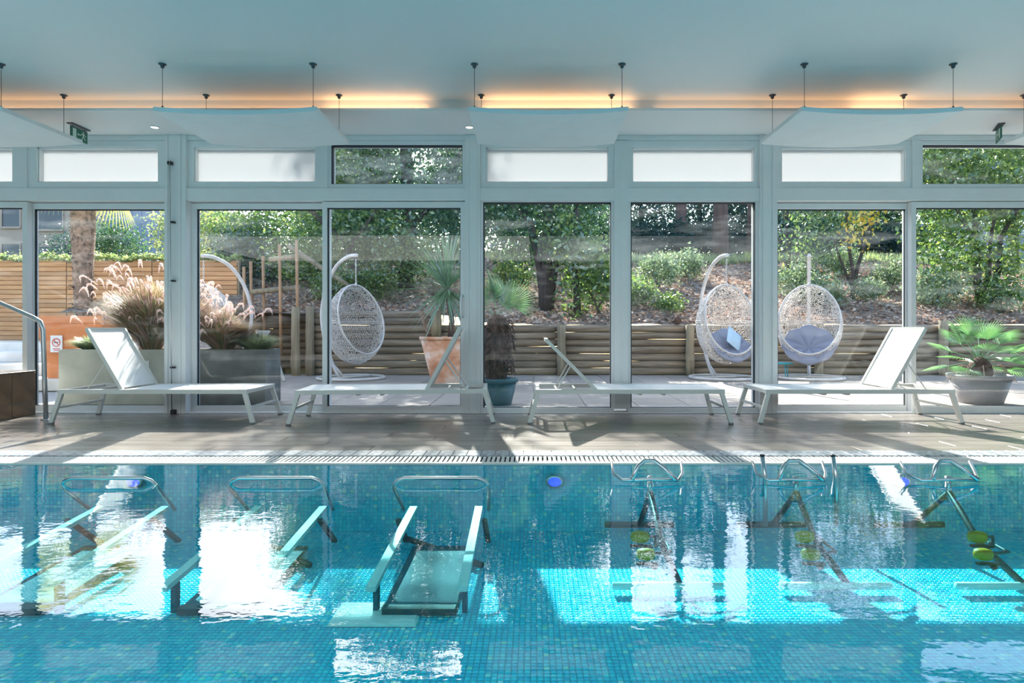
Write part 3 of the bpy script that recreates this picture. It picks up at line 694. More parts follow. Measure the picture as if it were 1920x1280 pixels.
# tall thin poles and rails beside it
t = thing('pole_trellis', 'rough wooden pole frame tied together beside the log wall', 'trellis', (0, 0, 0))
for px, y0, y1, Yp in ((524, 458, 668, 12.2), (556, 450, 672, 12.1), (493, 480, 650, 12.4), (470, 490, 640, 12.5), (457, 500, 640, 12.6)):
    MB().tube([(PX(px+3, Yp), Yp, PZ(y1, Yp)), (PX(px, Yp), Yp, PZ(y0, Yp))], .03, 8).build('pole', M['pole'], t, True)
for (xa, ya), (xb, yb), Yp in (((505, 487), (562, 480), 12.2), ((470, 548), (563, 538), 12.3), ((540, 460), (690, 560), 12.6)):
    MB().tube([(PX(xa, Yp), Yp, PZ(ya, Yp)), (PX(xb, Yp), Yp, PZ(yb, Yp))], .05, 8).build('rail', M['post'], t, True)
o = MB().lathe([(.02, 0), (.07, .02), (.085, .07), (.06, .13), (.02, .16)], 10, (0, 0, 0)).build('pine_cone', M['darkfibre']); o.location = (PX(1270, 12.0), 12.02, .95)
tag(o, 'dark pine cone lying on top of the log wall', 'pine cone')

# ------------------------------------------------------------------ slat fence, ivy, buildings
fe = thing('slat_fence', 'orange-brown horizontal slat fence at the left of the garden', 'fence', (0, 13.5, .62))
me = MB().box(-.89, .89, -.012, .012, -.043, .043, .003).mesh('slat', M['fence'])
for i in range(5):
    xc = -6.24-.9-i*1.8
    for k in range(17): put('slat', me, fe, (xc, random.uniform(-.004, .004), .06+k*.096))
    MB().box(xc-.93, xc-.87, .012, .08, 0, 1.70).build('post', M['post'], fe)
MB().box(-6.27, -6.21, .012, .08, 0, 1.70).build('post', M['post'], fe)
MB().box(-15.3, -6.24, .03, .05, 0, 1.68).build('backing', M['fence'], fe)
n = 7000; lx = rng.uniform(-15, -6.2, n); q = leaf_quads(np.stack([lx, rng.normal(13.56, .08, n), 2.31+np.abs(rng.normal(0, .055, n))+.03*np.sin(lx*6)], 1), .07, .2, .6)
tag(put('ivy_ridge', quads_mesh('ivy_ridge', q, M['l_light'])), 'bright green climber growing along the top of the wooden fence', 'ivy', kind='stuff')
b = thing('apartment_house', 'beige rendered house with dark windows behind the fence', 'building', (0, 0, 0))
Yb = 30.0; k_ = Yb/F
MB().box(-34, PX(150, Yb), Yb, Yb+8, .6, 8.6).build('facade', M['facade'], b)
for x0, x1, y0, y1 in ((5, 38, 340, 425), (70, 118, 340, 430), (5, 38, 458, 500), (70, 118, 463, 500), (-60, -25, 340, 425), (-60, -25, 458, 500)):
    w = MB(); xa, xb, za, zb = PX(x0, Yb), PX(x1, Yb), PZ(y1, Yb), PZ(y0, Yb)
    w.box(xa-.06, xa, Yb-.06, Yb+.02, za, zb); w.box(xb, xb+.06, Yb-.06, Yb+.02, za, zb); w.box(xa-.06, xb+.06, Yb-.10, Yb+.02, za-.1, za); w.box(xa-.06, xb+.06, Yb-.06, Yb+.02, zb, zb+.06)
    wo = w.build('window', M['facade'], b); MB().box(xa, xb, Yb-.02, Yb-.005, za, zb).build('pane', M['window_dark'], wo)
b = thing('clad_building', 'blue-grey ribbed building between the palm and the post', 'building', (0, 0, 0))
Yb = 27.0
me = MB().box(-.19, .19, -.05, 0, 0, 9.5, .01).mesh('panel', M['bluewall'])
for k in range(9): put('panel', me, b, (PX(205, Yb)+k*.4, Yb, .6), None, (1, 1, .61))
MB().box(PX(205, Yb)-.2, PX(205, Yb)+3.4, Yb, Yb+6, .6, 6.4).build('body', M['bluewall'], b)
b = thing('clad_building', 'grey-blue building glimpsed between the trees at the far right', 'building', (0, 0, 0))
Yb = 33.0
for k in range(30): put('panel', me, b, (PX(1640, Yb)+k*.4, Yb, 2.9), None, (1, 1, .35))
MB().box(PX(1640, Yb)-.2, PX(1640, Yb)+12, Yb, Yb+6, 2.9, 6.2).build('body', M['bluewall'], b)

# ------------------------------------------------------------------ trees and shrubs
def tree(name, label, x, y, z0, pts, r0, blobs, n, size, mat, bark='bark', group=None, branches=(), extra=None, shell=.4, clump=.2, cat='tree'):
    t = thing(name, label, cat, (x, y, z0), 0, group)
    k = len(pts); MB().tube(pts, [r0*(1-.55*i/(k-1)) for i in range(k)], 10).build('trunk', M[bark], t, True)
    for bp, br in branches: MB().tube(bp, [br*(1-.6*i/(len(bp)-1)) for i in range(len(bp))], 6).build('branch', M[bark], t, True)
    part_leaves(t, blobs, n, size, M[mat], clump, shell=shell)
    if extra: part_leaves(t, extra[0], extra[1], extra[2], M[extra[3]], .15, 'autumn_and_sunlit_leaves', label=extra[4])
    return t
gz = lambda x, y: float(ground_z(np.array(x), np.array(y)))
# dark tree in the middle
x, y = PX(1025, 13.5), 13.5; z = gz(x, y)-.05
tree('garden_tree', 'dark tree with a stout forked trunk behind the log wall, above the third lounger', x, y, z, [(0, 0, 0), (-.03, 0, .5), (.0, .05, 1.2), (.05, .1, 2.6), (.1, .1, 4)], .17,
     [(-.1, .2, 3.0, 1.25, 1.2, 1.7), (-.7, .3, 2.4, .8, .9, 1.0), (.8, .2, 2.1, .6, .9, .9), (.2, .6, 3.9, 1.5, 1.3, 1.0), (-.5, .5, 1.3, .7, .5, .5)], 15000, .105, 'l_dark',
     branches=[([(.05, 0, .1), (.16, 0, .9), (.45, 0, 1.8), (.9, .1, 3)], .1), ([(-.05, 0, .1), (-.15, 0, .9), (-.4, .1, 2), (-.9, .2, 3)], .09), ([(0, 0, 1), (-.3, -.2, 1.8), (-.8, -.2, 2.3)], .05)])
x, y = PX(1083, 13.0), 13.0; z = gz(x, y)-.05
tree('garden_tree', 'young tree with fresh yellow-green leaves right of the stout dark trunk', x, y, z, [(0, 0, 0), (-.02, 0, .5), (-.08, 0, 1.3), (.0, 0, 2.2)], .085,
     [(.15, 0, .95, .45, .3, .38), (-.05, 0, .25, .14, .12, .2), (.5, .1, .75, .42, .3, .32), (-.2, 0, 1.6, .5, .4, .4)], 2600, .12, 'l_mid',
     branches=[([(.5, -.1, -.1), (.35, -.05, .3), (.15, 0, .7)], .03), ([(.42, -.07, .2), (.6, 0, .5), (.8, 0, .9)], .02)])
# dense trees left of the middle post
x, y = PX(760, 14.2), 14.2; z = gz(x, y)-.05
tree('garden_tree', 'dense dark green tree behind the potted yucca', x, y, z, [(0, 0, 0), (.1, 0, 1.5), (0, 0, 3.2), (.1, 0, 4.2)], .2,
     [(0, .1, 1.3, 1.7, .9, 1.1), (.3, 0, 3.2, 1.6, 1.2, 1.5), (-1.2, .2, 2.6, 1.0, .9, 1.4), (1.2, .3, 2.2, .9, .8, 1.1), (-.2, .3, 4.2, 1.3, 1.0, .8), (.1, 0, 6.0, .95, .6, .35), (.1, .1, 6.0, .95, .6, .35), (.1, -.1, 6.0, .95, .6, .35)], 24000, .105, 'l_dark',  # top three blobs added above the view to block sun through the transom
     branches=[([(0, 0, 1.5), (-.8, 0, 2.0), (-1.6, 0, 2.5)], .09), ([(0, 0, 1.2), (.8, 0, 2.2), (1.3, 0, 3.2)], .08)],
     extra=([(-.6, -.7, 1.2, .9, .25, .6), (.2, -.8, .7, .6, .2, .5)], 2600, .1, 'l_mid', 'leaves coloured yellow-green as if sunlit'))  # paler leaf colour stands in for sun on the front of the crown
x, y = PX(630, 13.6), 13.6; z = gz(x, y)-.05
tree('garden_tree', 'leaning tree over the first hanging chair, with a slanting branch', x, y, z, [(.6, 0, 0), (.3, 0, 1.0), (-.5, 0, 1.8), (-1.1, 0, 2.3)], .1,
     [(-.3, .3, 1.9, 1.2, .7, 1.0), (.5, .3, 1.2, .7, .5, .7), (-.8, .3, .9, .8, .5, .6), (.0, .3, 2.7, 1.1, .8, .6)], 10500, .09, 'l_mid',
     branches=[([(.3, -.2, .9), (.9, -.2, 1.8), (1.2, -.1, 2.6)], .05)])
x, y = PX(520, 15.5), 15.5; z = .6
tree('garden_tree', 'light green tree above the end of the wooden fence', x, y, z, [(0, 0, 0), (.1, 0, 1.5), (-.1, 0, 2.6)], .12,
     [(0, 0, 2.1, 1.3, .8, .9), (.9, .2, 1.7, .9, .7, .8), (-.9, .2, 2.6, .8, .7, .6), (.8, .3, 2.7, .8, .6, .6)], 8500, .1, 'l_mid')
x, y = PX(420, 16.5), 16.5; z = .6
tree('garden_tree', 'pale yellow-green tree over the wooden fence, right of the left post', x, y, z, [(0, 0, 0), (0, 0, 1.5), (.1, 0, 2.6)], .12,
     [(-.4, 0, 2.5, 1.3, .8, .9), (.7, 0, 2.7, 1.0, .8, .7), (-1.0, 0, 2.9, .8, .7, .6)], 6500, .1, 'l_light', bark='bark2')
x, y = PX(450, 14.6), 14.6
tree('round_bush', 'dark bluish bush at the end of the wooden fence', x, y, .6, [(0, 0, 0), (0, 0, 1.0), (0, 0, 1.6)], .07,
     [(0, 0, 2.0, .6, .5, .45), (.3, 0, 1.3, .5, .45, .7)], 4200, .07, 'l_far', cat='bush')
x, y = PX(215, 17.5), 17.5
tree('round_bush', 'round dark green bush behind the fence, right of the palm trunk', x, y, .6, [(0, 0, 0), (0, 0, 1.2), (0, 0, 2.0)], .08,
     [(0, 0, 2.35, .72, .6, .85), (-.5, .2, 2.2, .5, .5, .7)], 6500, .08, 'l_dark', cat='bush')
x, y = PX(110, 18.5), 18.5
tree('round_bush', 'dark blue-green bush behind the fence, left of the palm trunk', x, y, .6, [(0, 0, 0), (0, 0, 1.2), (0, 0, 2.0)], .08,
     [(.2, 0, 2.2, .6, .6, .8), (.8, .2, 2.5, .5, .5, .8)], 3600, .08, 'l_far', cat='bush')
# right side trees
x, y = PX(1598, 14.2), 14.2; z = gz(x, y)-.05
tree('garden_tree', 'slender multi-stemmed tree with yellow leaves above the cushioned hanging chair', x, y, z, [(0, 0, 0), (.02, 0, .6), (-.1, 0, 1.4), (-.15, 0, 2.6)], .05,
     [(-.5, 0, 2.2, .9, .6, .9), (.6, .1, 2.6, .9, .6, .6), (-.9, .2, 1.1, .6, .4, .5), (.2, .3, 3.6, 1.4, .9, .7)], 5200, .085, 'l_mid',
     branches=[([(0, 0, .1), (.12, 0, .8), (.35, 0, 1.5), (.5, 0, 2.1), (.9, 0, 2.7)], .05), ([(0, 0, .3), (-.25, 0, .9), (-.45, 0, 1.5)], .035)],
     extra=([(-.05, -.7, 1.65, .26, .12, .22), (.1, -.7, 1.95, .2, .12, .15), (-.35, -.7, 1.35, .1, .08, .12)], 190, .12, 'l_yellow', 'bright yellow autumn leaves'))
x, y = PX(1840, 13.6), 13.6; z = gz(x, y)-.05
tree('garden_tree', 'leafy tree with several dark stems at the far right, behind the fan palm', x, y, z, [(0, 0, 0), (-.08, 0, .6), (-.12, 0, 1.4), (-.2, 0, 2.8)], .09,
     [(-.7, -.1, 1.3, .85, .4, .55), (.6, 0, 1.1, .8, .4, .55), (.0, .1, 2.3, 1.3, .8, .5), (.3, .2, 3.2, 1.5, .9, .8), (-1.0, .2, 2.9, .8, .6, .6)], 11000, .115, 'l_mid',
     branches=[([(.05, 0, 0), (.15, 0, .7), (.2, 0, 1.5), (.4, 0, 2.6)], .07), ([(.15, 0, .1), (.35, 0, .8), (.4, 0, 1.5), (.75, 0, 2.1), (1.2, 0, 2.5)], .08), ([(-.1, 0, 1.4), (-.6, 0, 2.2), (-1.1, 0, 2.5)], .05)])
x, y = PX(1475, 15.5), 15.5; z = gz(x, y)-.05
tree('garden_tree', 'thin stems with glossy leaves just right of the post, above the cushioned chair', x, y, z, [(0, 0, 0), (.05, 0, .8), (-.02, 0, 1.7), (.1, 0, 3)], .06,
     [(.3, 0, 1.6, .55, .5, .8), (.5, 0, .7, .5, .4, .5), (.3, .2, 2.8, .9, .6, .6)], 3600, .085, 'l_far',
     branches=[([(.2, 0, 0), (.25, 0, .9), (.2, 0, 1.8)], .04)])
# tall pines at the top of the bank
for px, py0, r0, lb in ((1350, 20.0, .28, 'broad reddish pine trunk on top of the bank'), (1276, 22.5, .24, 'paler pine trunk left of the broad one'), (1410, 20.5, .2, 'pine trunk half hidden by the right post'), (1475, 24, .2, 'thin pine trunk seen beyond the cushioned chair')):
    x, y = PX(px, py0), py0; z = gz(x, y)-.05
    tree('pine_tree', lb, x, y, z, [(0, 0, 0), (.02, 0, 2.0), (-.03, 0, 4), (0, 0, 7.5)], r0, [(0, 0, 7.6, 1.6, 1.6, .9), (.6, 0, 6.9, 1.1, 1.1, .6)], 2400, .16, 'l_far', bark='bark2', group='tall pines on the bank')
# hedge on top of the bank, one shrub at a time
for k, px in enumerate(range(1140, 1700, 62)):
    Yh = 21.3+.4*math.sin(k*2.3); x = PX(px, Yh); z = gz(x, Yh)
    lb = ['behind the post between the two fixed lights', 'left end of the hedge in view', 'second from the left post', 'below the pale pine trunk', 'left of the broad pine trunk', 'behind the broad pine trunk', 'behind the right post', 'above the left hanging chair ring', 'above the cushioned hanging chair', 'above the slender yellow-leaved tree'][k % 10]
    tree('hedge_shrub', 'hedge shrub on the bank, coloured dark as shade, '+lb, x, Yh, z-.05, [(0, 0, 0), (0, 0, .5), (0, 0, .9)], .05,
         [(0, 0, .65, .75, .5, .6), (.2, 0, 1.0, .6, .5, .45)], 2600, .11, 'l_hedge_shaded', group='dark hedge on the bank', cat='shrub')
# backdrop trees
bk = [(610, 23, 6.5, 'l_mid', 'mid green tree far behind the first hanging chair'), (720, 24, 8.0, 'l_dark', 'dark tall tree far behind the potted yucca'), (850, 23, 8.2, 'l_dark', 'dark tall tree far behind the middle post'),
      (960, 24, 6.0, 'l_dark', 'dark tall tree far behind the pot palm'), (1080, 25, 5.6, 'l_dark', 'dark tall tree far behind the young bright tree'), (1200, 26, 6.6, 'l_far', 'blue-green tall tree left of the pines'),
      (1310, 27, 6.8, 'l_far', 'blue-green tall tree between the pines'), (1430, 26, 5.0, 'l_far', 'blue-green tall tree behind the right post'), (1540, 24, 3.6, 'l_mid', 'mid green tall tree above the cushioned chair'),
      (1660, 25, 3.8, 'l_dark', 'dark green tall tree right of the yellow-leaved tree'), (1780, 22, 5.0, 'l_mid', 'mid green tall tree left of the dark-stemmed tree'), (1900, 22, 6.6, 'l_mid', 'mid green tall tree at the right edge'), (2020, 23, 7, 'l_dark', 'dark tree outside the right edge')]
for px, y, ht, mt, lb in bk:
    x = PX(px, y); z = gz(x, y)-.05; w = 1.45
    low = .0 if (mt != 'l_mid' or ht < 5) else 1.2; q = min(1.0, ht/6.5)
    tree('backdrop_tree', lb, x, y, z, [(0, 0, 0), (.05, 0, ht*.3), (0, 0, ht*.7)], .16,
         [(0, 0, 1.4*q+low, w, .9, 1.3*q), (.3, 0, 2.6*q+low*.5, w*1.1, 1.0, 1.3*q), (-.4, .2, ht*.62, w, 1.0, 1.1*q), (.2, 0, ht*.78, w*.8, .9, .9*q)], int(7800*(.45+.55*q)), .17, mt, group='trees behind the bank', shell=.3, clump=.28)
# ground cover and small shrubs on the bank
sp = [(1200, 13.4, .35, 'leafy shrub just right of the white mullion'), (1235, 15.2, .55, 'pale grey-green shrub in the middle of the bank'), (1160, 14.6, .4, 'shrub behind the white mullion'), (1255, 13.0, .25, 'low green shoots near the pine cone'),
      (1290, 16.2, .5, 'shrub behind the left edge of the tilted hanging chair'), (1490, 14.2, .5, 'shrub behind the cushioned hanging chair'), (1545, 13.6, .45, 'shrub right of the cushioned hanging chair'), (1580, 16.8, .5, 'shrub by the slender tree'),
      (1670, 15.0, .45, 'shrub beside the sliding door stile'), (1750, 13.3, .55, 'pale glossy shrub right of the sliding door stile'), (1790, 14.0, .6, 'glossy shrub above the fan palm'), (1880, 13.2, .5, 'bright green shrub at the right edge'),
      (1100, 16.0, .45, 'shrub left of the white mullion'), (960, 14.6, .5, 'bright shrub behind the pot palm'), (700, 12.9, .5, 'bright shrub above the egg of the first hanging chair'), (620, 12.8, .4, 'bright shrub left of the first hanging chair'), (1630, 14.0, .3, 'small shrub between chair and door stile')]
for k, (px, y, r_, lb) in enumerate(sp):
    x = PX(px, y); z = gz(x, y); t = thing('bank_shrub', lb+' on the bank', 'shrub', (x, y, z), 0, 'shrubs on the bank')
    st = MB()
    for a in range(5): st.tube([(0, 0, -.03), (r_*.3*math.cos(a*1.3), r_*.2*math.sin(a*1.3), r_*.6), (r_*.6*math.cos(a*1.3), r_*.4*math.sin(a*1.3), r_*1.1)], .008, 5)
    st.build('stems', M['bark'], t)
    part_leaves(t, [(0, 0, r_*.75, r_, r_*.7, r_*.6)], int(1500*r_/.45), .075, M['l_mid' if k in (3, 11, 13, 14, 15, 0) else 'l_cover'], .09)

# ------------------------------------------------------------------ palms and potted plants
def blade(pts, w, n=None):
    """tapering strip along pts"""
    k = len(pts); v = []; f = []
    for i, p in enumerate(pts):
        p = Vector(p); ww = w[i]; t_ = (Vector(pts[min(i+1, k-1)])-Vector(pts[max(i-1, 0)])).normalized()
        s_ = t_.cross(Vector((0, 0, 1))); s_ = s_.normalized() if s_.length > 1e-3 else Vector((1, 0, 0))
        v += [p-s_*ww/2, p+Vector((0, 0, -.15*ww)), p+s_*ww/2]
    for i in range(k-1):
        a = i*3; f += [(a, a+1, a+4, a+3), (a+1, a+2, a+5, a+4)]
    return v, f
def yucca_leaf(L=.82, w=.023, droop=.1):
    pts = [(L*u, 0, -droop*u*u) for u in (0, .2, .45, .7, .88, 1)]
    v, f = blade(pts, [w*.7, w, w, w*.8, w*.5, .001]); return MB().add(v, f)
def orient(az, el): return (0, -el, az)
def fan_frond(stem_l, r, nseg=20, spread=2.6, fold=.12):
    """petiole along +x, then fan of segments"""
    p = MB(); p.tube([(0, 0, 0), (stem_l*.5, 0, .01), (stem_l, 0, -.01)], [.008, .006, .005], 5)
    fn = MB()
    for k in range(nseg):
        a = -spread/2+spread*k/(nseg-1); l = r*(1-.22*abs(a)/(spread/2)); d = Vector((math.cos(a), math.sin(a), 0)); s_ = Vector((-math.sin(a), math.cos(a), 0))
        w = r*spread/nseg*.36; o_ = Vector((stem_l, 0, -.01)); z_ = Vector((0, 0, 1))
        fn.add([o_, o_+d*l*.55-s_*w*.5+z_*fold*.10, o_+d*l*.55+z_*(fold*.10-.012), o_+d*l*.55+s_*w*.5+z_*fold*.10, o_+d*l-z_*fold*l*.9], [(0, 1, 2), (0, 2, 3), (1, 4, 2), (2, 4, 3)])
    return p, fn
PFp, PFf = fan_frond(.32, .30); me_pet = PFp.mesh('petiole', M['l_fan']); me_fan = PFf.mesh('fan', M['l_fan'])
PG, FG = fan_frond(.28, .46, 26, 2.9); me_pet2 = PG.mesh('petiole', M['l_fan']); me_fan2 = FG.mesh('fan', M['l_yucca'])
def frond(parent, loc, rot, scl, small=True, roll=0):
    o = put('frond', me_pet if small else me_pet2, parent, loc, rot, (scl,)*3); put('leaf_fan', me_fan if small else me_fan2, o, None, (roll, 0, 0)); return o
def pot(parent, x, y, r0, r1, h, mat, z=0, rim=.02, seg=28):
    MB().lathe([(r0*.98, 0), (r0, .01), (r1-rim*.3, h-.05), (r1-rim*.3, h-.05), (r1+rim, h-.045), (r1+rim, h), (r1-rim*.5, h), (r1-rim, h-.06)], seg, (x, y, z)).build('pot', M[mat], parent, True)
    MB().lathe([(r1-rim*1.2, h-.065), (r1-rim*1.2, h-.06)], 20, (x, y, z)).build('soil', M['soil'], parent)
# right: fan palm in a wide grey pot
Yp = 7.62; xp = PX(1837, Yp); t = thing('potted_fan_palm', 'fan palm with splayed green fronds in a wide grey pot at the right', 'potted plant', (xp, Yp, 0))
pot(t, 0, 0, .235, .325, .34, 'greypot', rim=.02)
MB().lathe([(.1, .27), (.14, .34), (.12, .45), (.07, .52), (.02, .55)], 14).build('trunk', M['darkfibre'], t, True)
for k, (az, el, sc_) in enumerate(((200, 10, 1.0), (165, 25, 1.0), (150, -8, 1.0), (10, 5, 1.0), (-20, 25, 1.0), (35, -10, .9), (80, 45, 1), (100, 70, 1.05), (60, 62, 1.1), (130, 60, 1.0), (250, 35, .8), (285, 30, .8), (320, 10, .9), (180, 45, 1), (0, 45, 1), (215, -12, .9), (-8, -14, .95), (270, 65, .95))):
    frond(t, (0, 0, .48), orient(math.radians(az), math.radians(el)), sc_, True, random.uniform(-.5, .5))
for az in (185, 200, -10, 5, 260): MB().tube([(.05*math.cos(math.radians(az)), .05*math.sin(math.radians(az)), .42), (.25*math.cos(math.radians(az)), .12*math.sin(math.radians(az)), .45), (.42*math.cos(math.radians(az)), .2*math.sin(math.radians(az)), .25)], .006, 5).build('dead_stalk', M['l_litter'], t)
# middle: shaggy palm in teal pot
Yp = 7.45; xp = PX(932, Yp); t = thing('potted_trunk_palm', 'shaggy-trunked fan palm in a dark teal pot beside the middle post', 'potted plant', (xp, Yp, 0))
pot(t, 0, 0, .17, .23, .31, 'tealpot', rim=.015)
b = MB(); b.lathe([(.10, .28), (.13, .4), (.155, .55), (.16, .75), (.14, .9), (.10, 1.0), (.03, 1.05)], 16)
b.v = [(vx*(1+random.uniform(-.12, .12)), vy*(1+random.uniform(-.12, .12)), vz) for vx, vy, vz in b.v]; b.build('trunk', M['darkfibre'], t, False)
me = MB().add(*blade([(0, 0, 0), (.03, 0, .02), (.06, 0, -.03)], [.03, .025, .004])).mesh('fibre_scale', M['darkfibre'])
for k in range(110):
    a = random.uniform(0, 2*PI); zz = random.uniform(.35, .95); put('fibre_scale', me, t, (.13*math.cos(a), .13*math.sin(a), zz), (0, random.uniform(-.6, .5), a), (1.9,)*3)
for az, el, sc_ in ((80, 55, 1.0), (20, 48, .95), (110, 70, 1.0), (150, 45, .85), (-40, 60, .8), (200, 60, .8)):
    frond(t, (0, 0, .98), orient(math.radians(az), math.radians(el)), sc_*.92, False, 1.2)
# yucca in tall terracotta pot
Yp = 10.2; xp = PX(838, Yp); t = thing('potted_yucca', 'large yucca with sword leaves in a tall terracotta pot', 'potted plant', (xp, Yp, 0))
pot(t, 0, 0, .24, .42, .75, 'terracotta', rim=.015)
MB().tube([(.05, 0, .68), (.08, 0, 1.0), (.03, 0, 1.3), (.0, 0, 1.5)], [.05, .045, .045, .05], 10).build('trunk', M['bark2'], t, True)
MB().tube([(-.17, 0, .68), (-.17, 0, 1.17)], .085, 12).build('support_log', M['post'], t, True)
MB().tube([(-.24, 0, .7), (-.32, 0, .95), (-.42, 0, 1.15)], [.06, .06, .04], 8).build('dead_trunk', M['palmbark'], t, True)
me = yucca_leaf().mesh('leaf', M['l_yucca'])
for k in range(190):
    el = math.radians(random.uniform(-50, 88)); put('leaf', me, t, (0, 0, 1.5), orient(random.uniform(0, 2*PI), el), (random.uniform(.85, 1.25),)*3)
# big palm by the fence
Yp = 12.6; xp = PX(155, Yp); t = thing('tall_palm', 'tall palm with a rough brown trunk in front of the wooden fence', 'palm', (xp, Yp, .62))
b = MB(); b.lathe([(.18, 0), (.15, .4), (.16, .9), (.19, 1.6), (.215, 2.1), (.21, 2.7), (.18, 3.15)], 16); b.v = [(vx*(1+random.uniform(-.07, .07))+.03*vz*.2, vy*(1+random.uniform(-.07, .07)), vz) for vx, vy, vz in b.v]
b.build('trunk', M['palmbark'], t, False)
for k in range(90):
    a = random.uniform(0, 2*PI); zz = random.uniform(.4, 2.6); put('bark_scale', D.meshes['fibre_scale'], t, (.175*math.cos(a), .175*math.sin(a), zz), (0, random.uniform(-.6, .2), a), (1.3,)*3)
pp, ff = fan_frond(.55, .7, 28, 3.2, .5); m1 = pp.mesh('petiole', M['l_palmtop']); m2 = ff.mesh('fan', M['l_palmtop'])
for k in range(18):
    o = put('frond', m1, t, (0, 0, 3.1), orient(k*2*PI/18+random.uniform(-.2, .2), math.radians(random.choice((-25, -5, 15, 35)))), (1,)*3); put('leaf_fan', m2, o)

# planters with ornamental grasses
def planter(x0, x1, y0, y1, h, mat, label):
    t = thing('planter_box', label, 'planter', ((x0+x1)/2, (y0+y1)/2, 0)); w = (x1-x0)/2; d = (y1-y0)/2; b = MB(); th = .03
    b.box(-w, w, -d, -d+th, 0, h, .004); b.box(-w, w, d-th, d, 0, h, .004); b.box(-w, -w+th, -d+th, d-th, 0, h, .004); b.box(w-th, w, -d+th, d-th, 0, h, .004)
    b.build('walls', M[mat], t); MB().box(-w+th, w-th, -d+th, d-th, .1, h-.05).build('soil', M['soil'], t); return t
planter(-5.49, -4.02, 7.4, 7.85, .64, 'concrete', 'pale concrete planter box behind the first lounger')
planter(-3.96, -3.1, 7.4, 7.85, .64, 'darkconcrete', 'dark grey planter box between the left post and the first hanging chair')
PLM = []
for k in range(4):
    n = 260; u = np.linspace(0, 1, n); c = np.stack([.0+.17*np.sin(u*1.6), np.zeros(n), .15*np.sin(u*2.4)-.1*u*u], 1); d = rng.normal(size=(n, 3)); d = unit(d); L = .022*np.sin(np.clip(u*1.05, 0, 1)*PI)[:, None]+.006
    s_ = unit(np.cross(d, rng.normal(size=(n, 3))))*.0022; PLM.append(quads_mesh('plume', np.stack([c-s_, c+s_, c+d*L+s_*.5, c+d*L-s_*.5], 1), M['l_plume']))
def grass(x, y, z, R_, H, nb, nplume, mat, label, spread=1.0, plume_h=1.1):
    t = thing('ornamental_grass', label, 'grass plant', (x, y, z)); a = rng.random(nb)*2*PI; rr = rng.random(nb)**.7
    tilt = rr*spread; Hh = H*(.55+.45*rng.random(nb)); d = np.stack([np.cos(a), np.sin(a)*.6, np.zeros(nb)], 1)
    seg = []; b0 = d*.07*rng.random((nb, 1)); wv = np.stack([-np.sin(a), np.cos(a), np.zeros(nb)], 1)*.0065
    pts = [b0+d*(R_*tilt*u**1.6)[:, None]*1.0+np.array([0, 0, 1])*(Hh*(u-.35*tilt*u**3))[:, None] for u in (0., .35, .7, 1.0)]
    for i in range(3):
        w0, w1 = (1, .9, .6)[i], (.9, .6, .1)[i]; seg.append(np.stack([pts[i]-wv*w0, pts[i]+wv*w0, pts[i+1]+wv*w1, pts[i+1]-wv*w1], 1))
    A = np.stack(seg, 1).reshape(nb, 12, 3); V = np.concatenate([A[:, [0, 1]], A[:, [2, 3]][:, ::-1], A[:, [6, 7]][:, ::-1], A[:, [10, 11]][:, ::-1]], 1)
    me = D.meshes.new('blades'); me.vertices.add(nb*8); me.vertices.foreach_set('co', V.reshape(-1)); q = np.array([0, 1, 3, 2, 2, 3, 5, 4, 4, 5, 7, 6]); idx = (q[None]+np.arange(nb)[:, None]*8).ravel()
    me.loops.add(len(idx)); me.loops.foreach_set('vertex_index', idx.astype(np.int32)); me.polygons.add(nb*3); me.polygons.foreach_set('loop_start', np.arange(0, nb*12, 4, dtype=np.int32)); me.polygons.foreach_set('loop_total', np.full(nb*3, 4, dtype=np.int32))
    me.materials.append(M[mat]); me.update(calc_edges=True); o = put('blades', me, t); o['kind'] = 'stuff'
    for k in range(nplume):
        az = random.uniform(0, 2*PI); q_ = random.uniform(.15, 1)**.8; px_, py_ = R_*q_*math.cos(az), R_*.6*q_*math.sin(az); hz = H*plume_h*random.uniform(.4, 1.05)*(1-.25*q_)
        o = put('plume', random.choice(PLM), t, (px_, py_, hz), (random.uniform(-.3, .3), random.uniform(-.5, .3), az), (random.uniform(.4, .8),)*3)
        MB().tube([(px_*.15, py_*.15, 0), (px_*.6, py_*.6, hz*.7), (px_, py_, hz)], .002, 3).build('stalk', M['l_grass'], t)
grass(-4.55, 7.62, .58, .75, .95, 5500, 110, 'l_grass', 'big fountain grass with pinkish arching plumes behind the raised backrest of the first lounger', 1.0, 1.12)
grass(-4.15, 7.62, .58, .6, .80, 3600, 75, 'l_grass', 'fountain grass with pink plumes next to the left post')
grass(-3.7, 7.62, .58, .48, .58, 3000, 45, 'l_grass', 'drooping golden fountain grass in the dark planter', 1.3)
grass(-3.3, 7.62, .58, .34, .30, 1500, 0, 'l_blue', 'small blue-green tuft at the right end of the dark planter', 1.1)
grass(-5.25, 7.62, .58, .3, .26, 1300, 0, 'l_blue', 'small blue-green tuft at the left end of the pale planter', 1.1)
o = MB().box(0, .2, 0, .003, 0, .27).build('notice_sheet', M['paper']); o.location = (PX(246, 7.39), 7.392, .24)
for k in range(8): MB().box(.03, .17-.02*(k % 3), -.001, 0, .05+k*.022, .058+k*.022).build('text_line', M['ink'], o)
tag(o, 'white notice sheet with faint lines on the pale planter', 'notice')

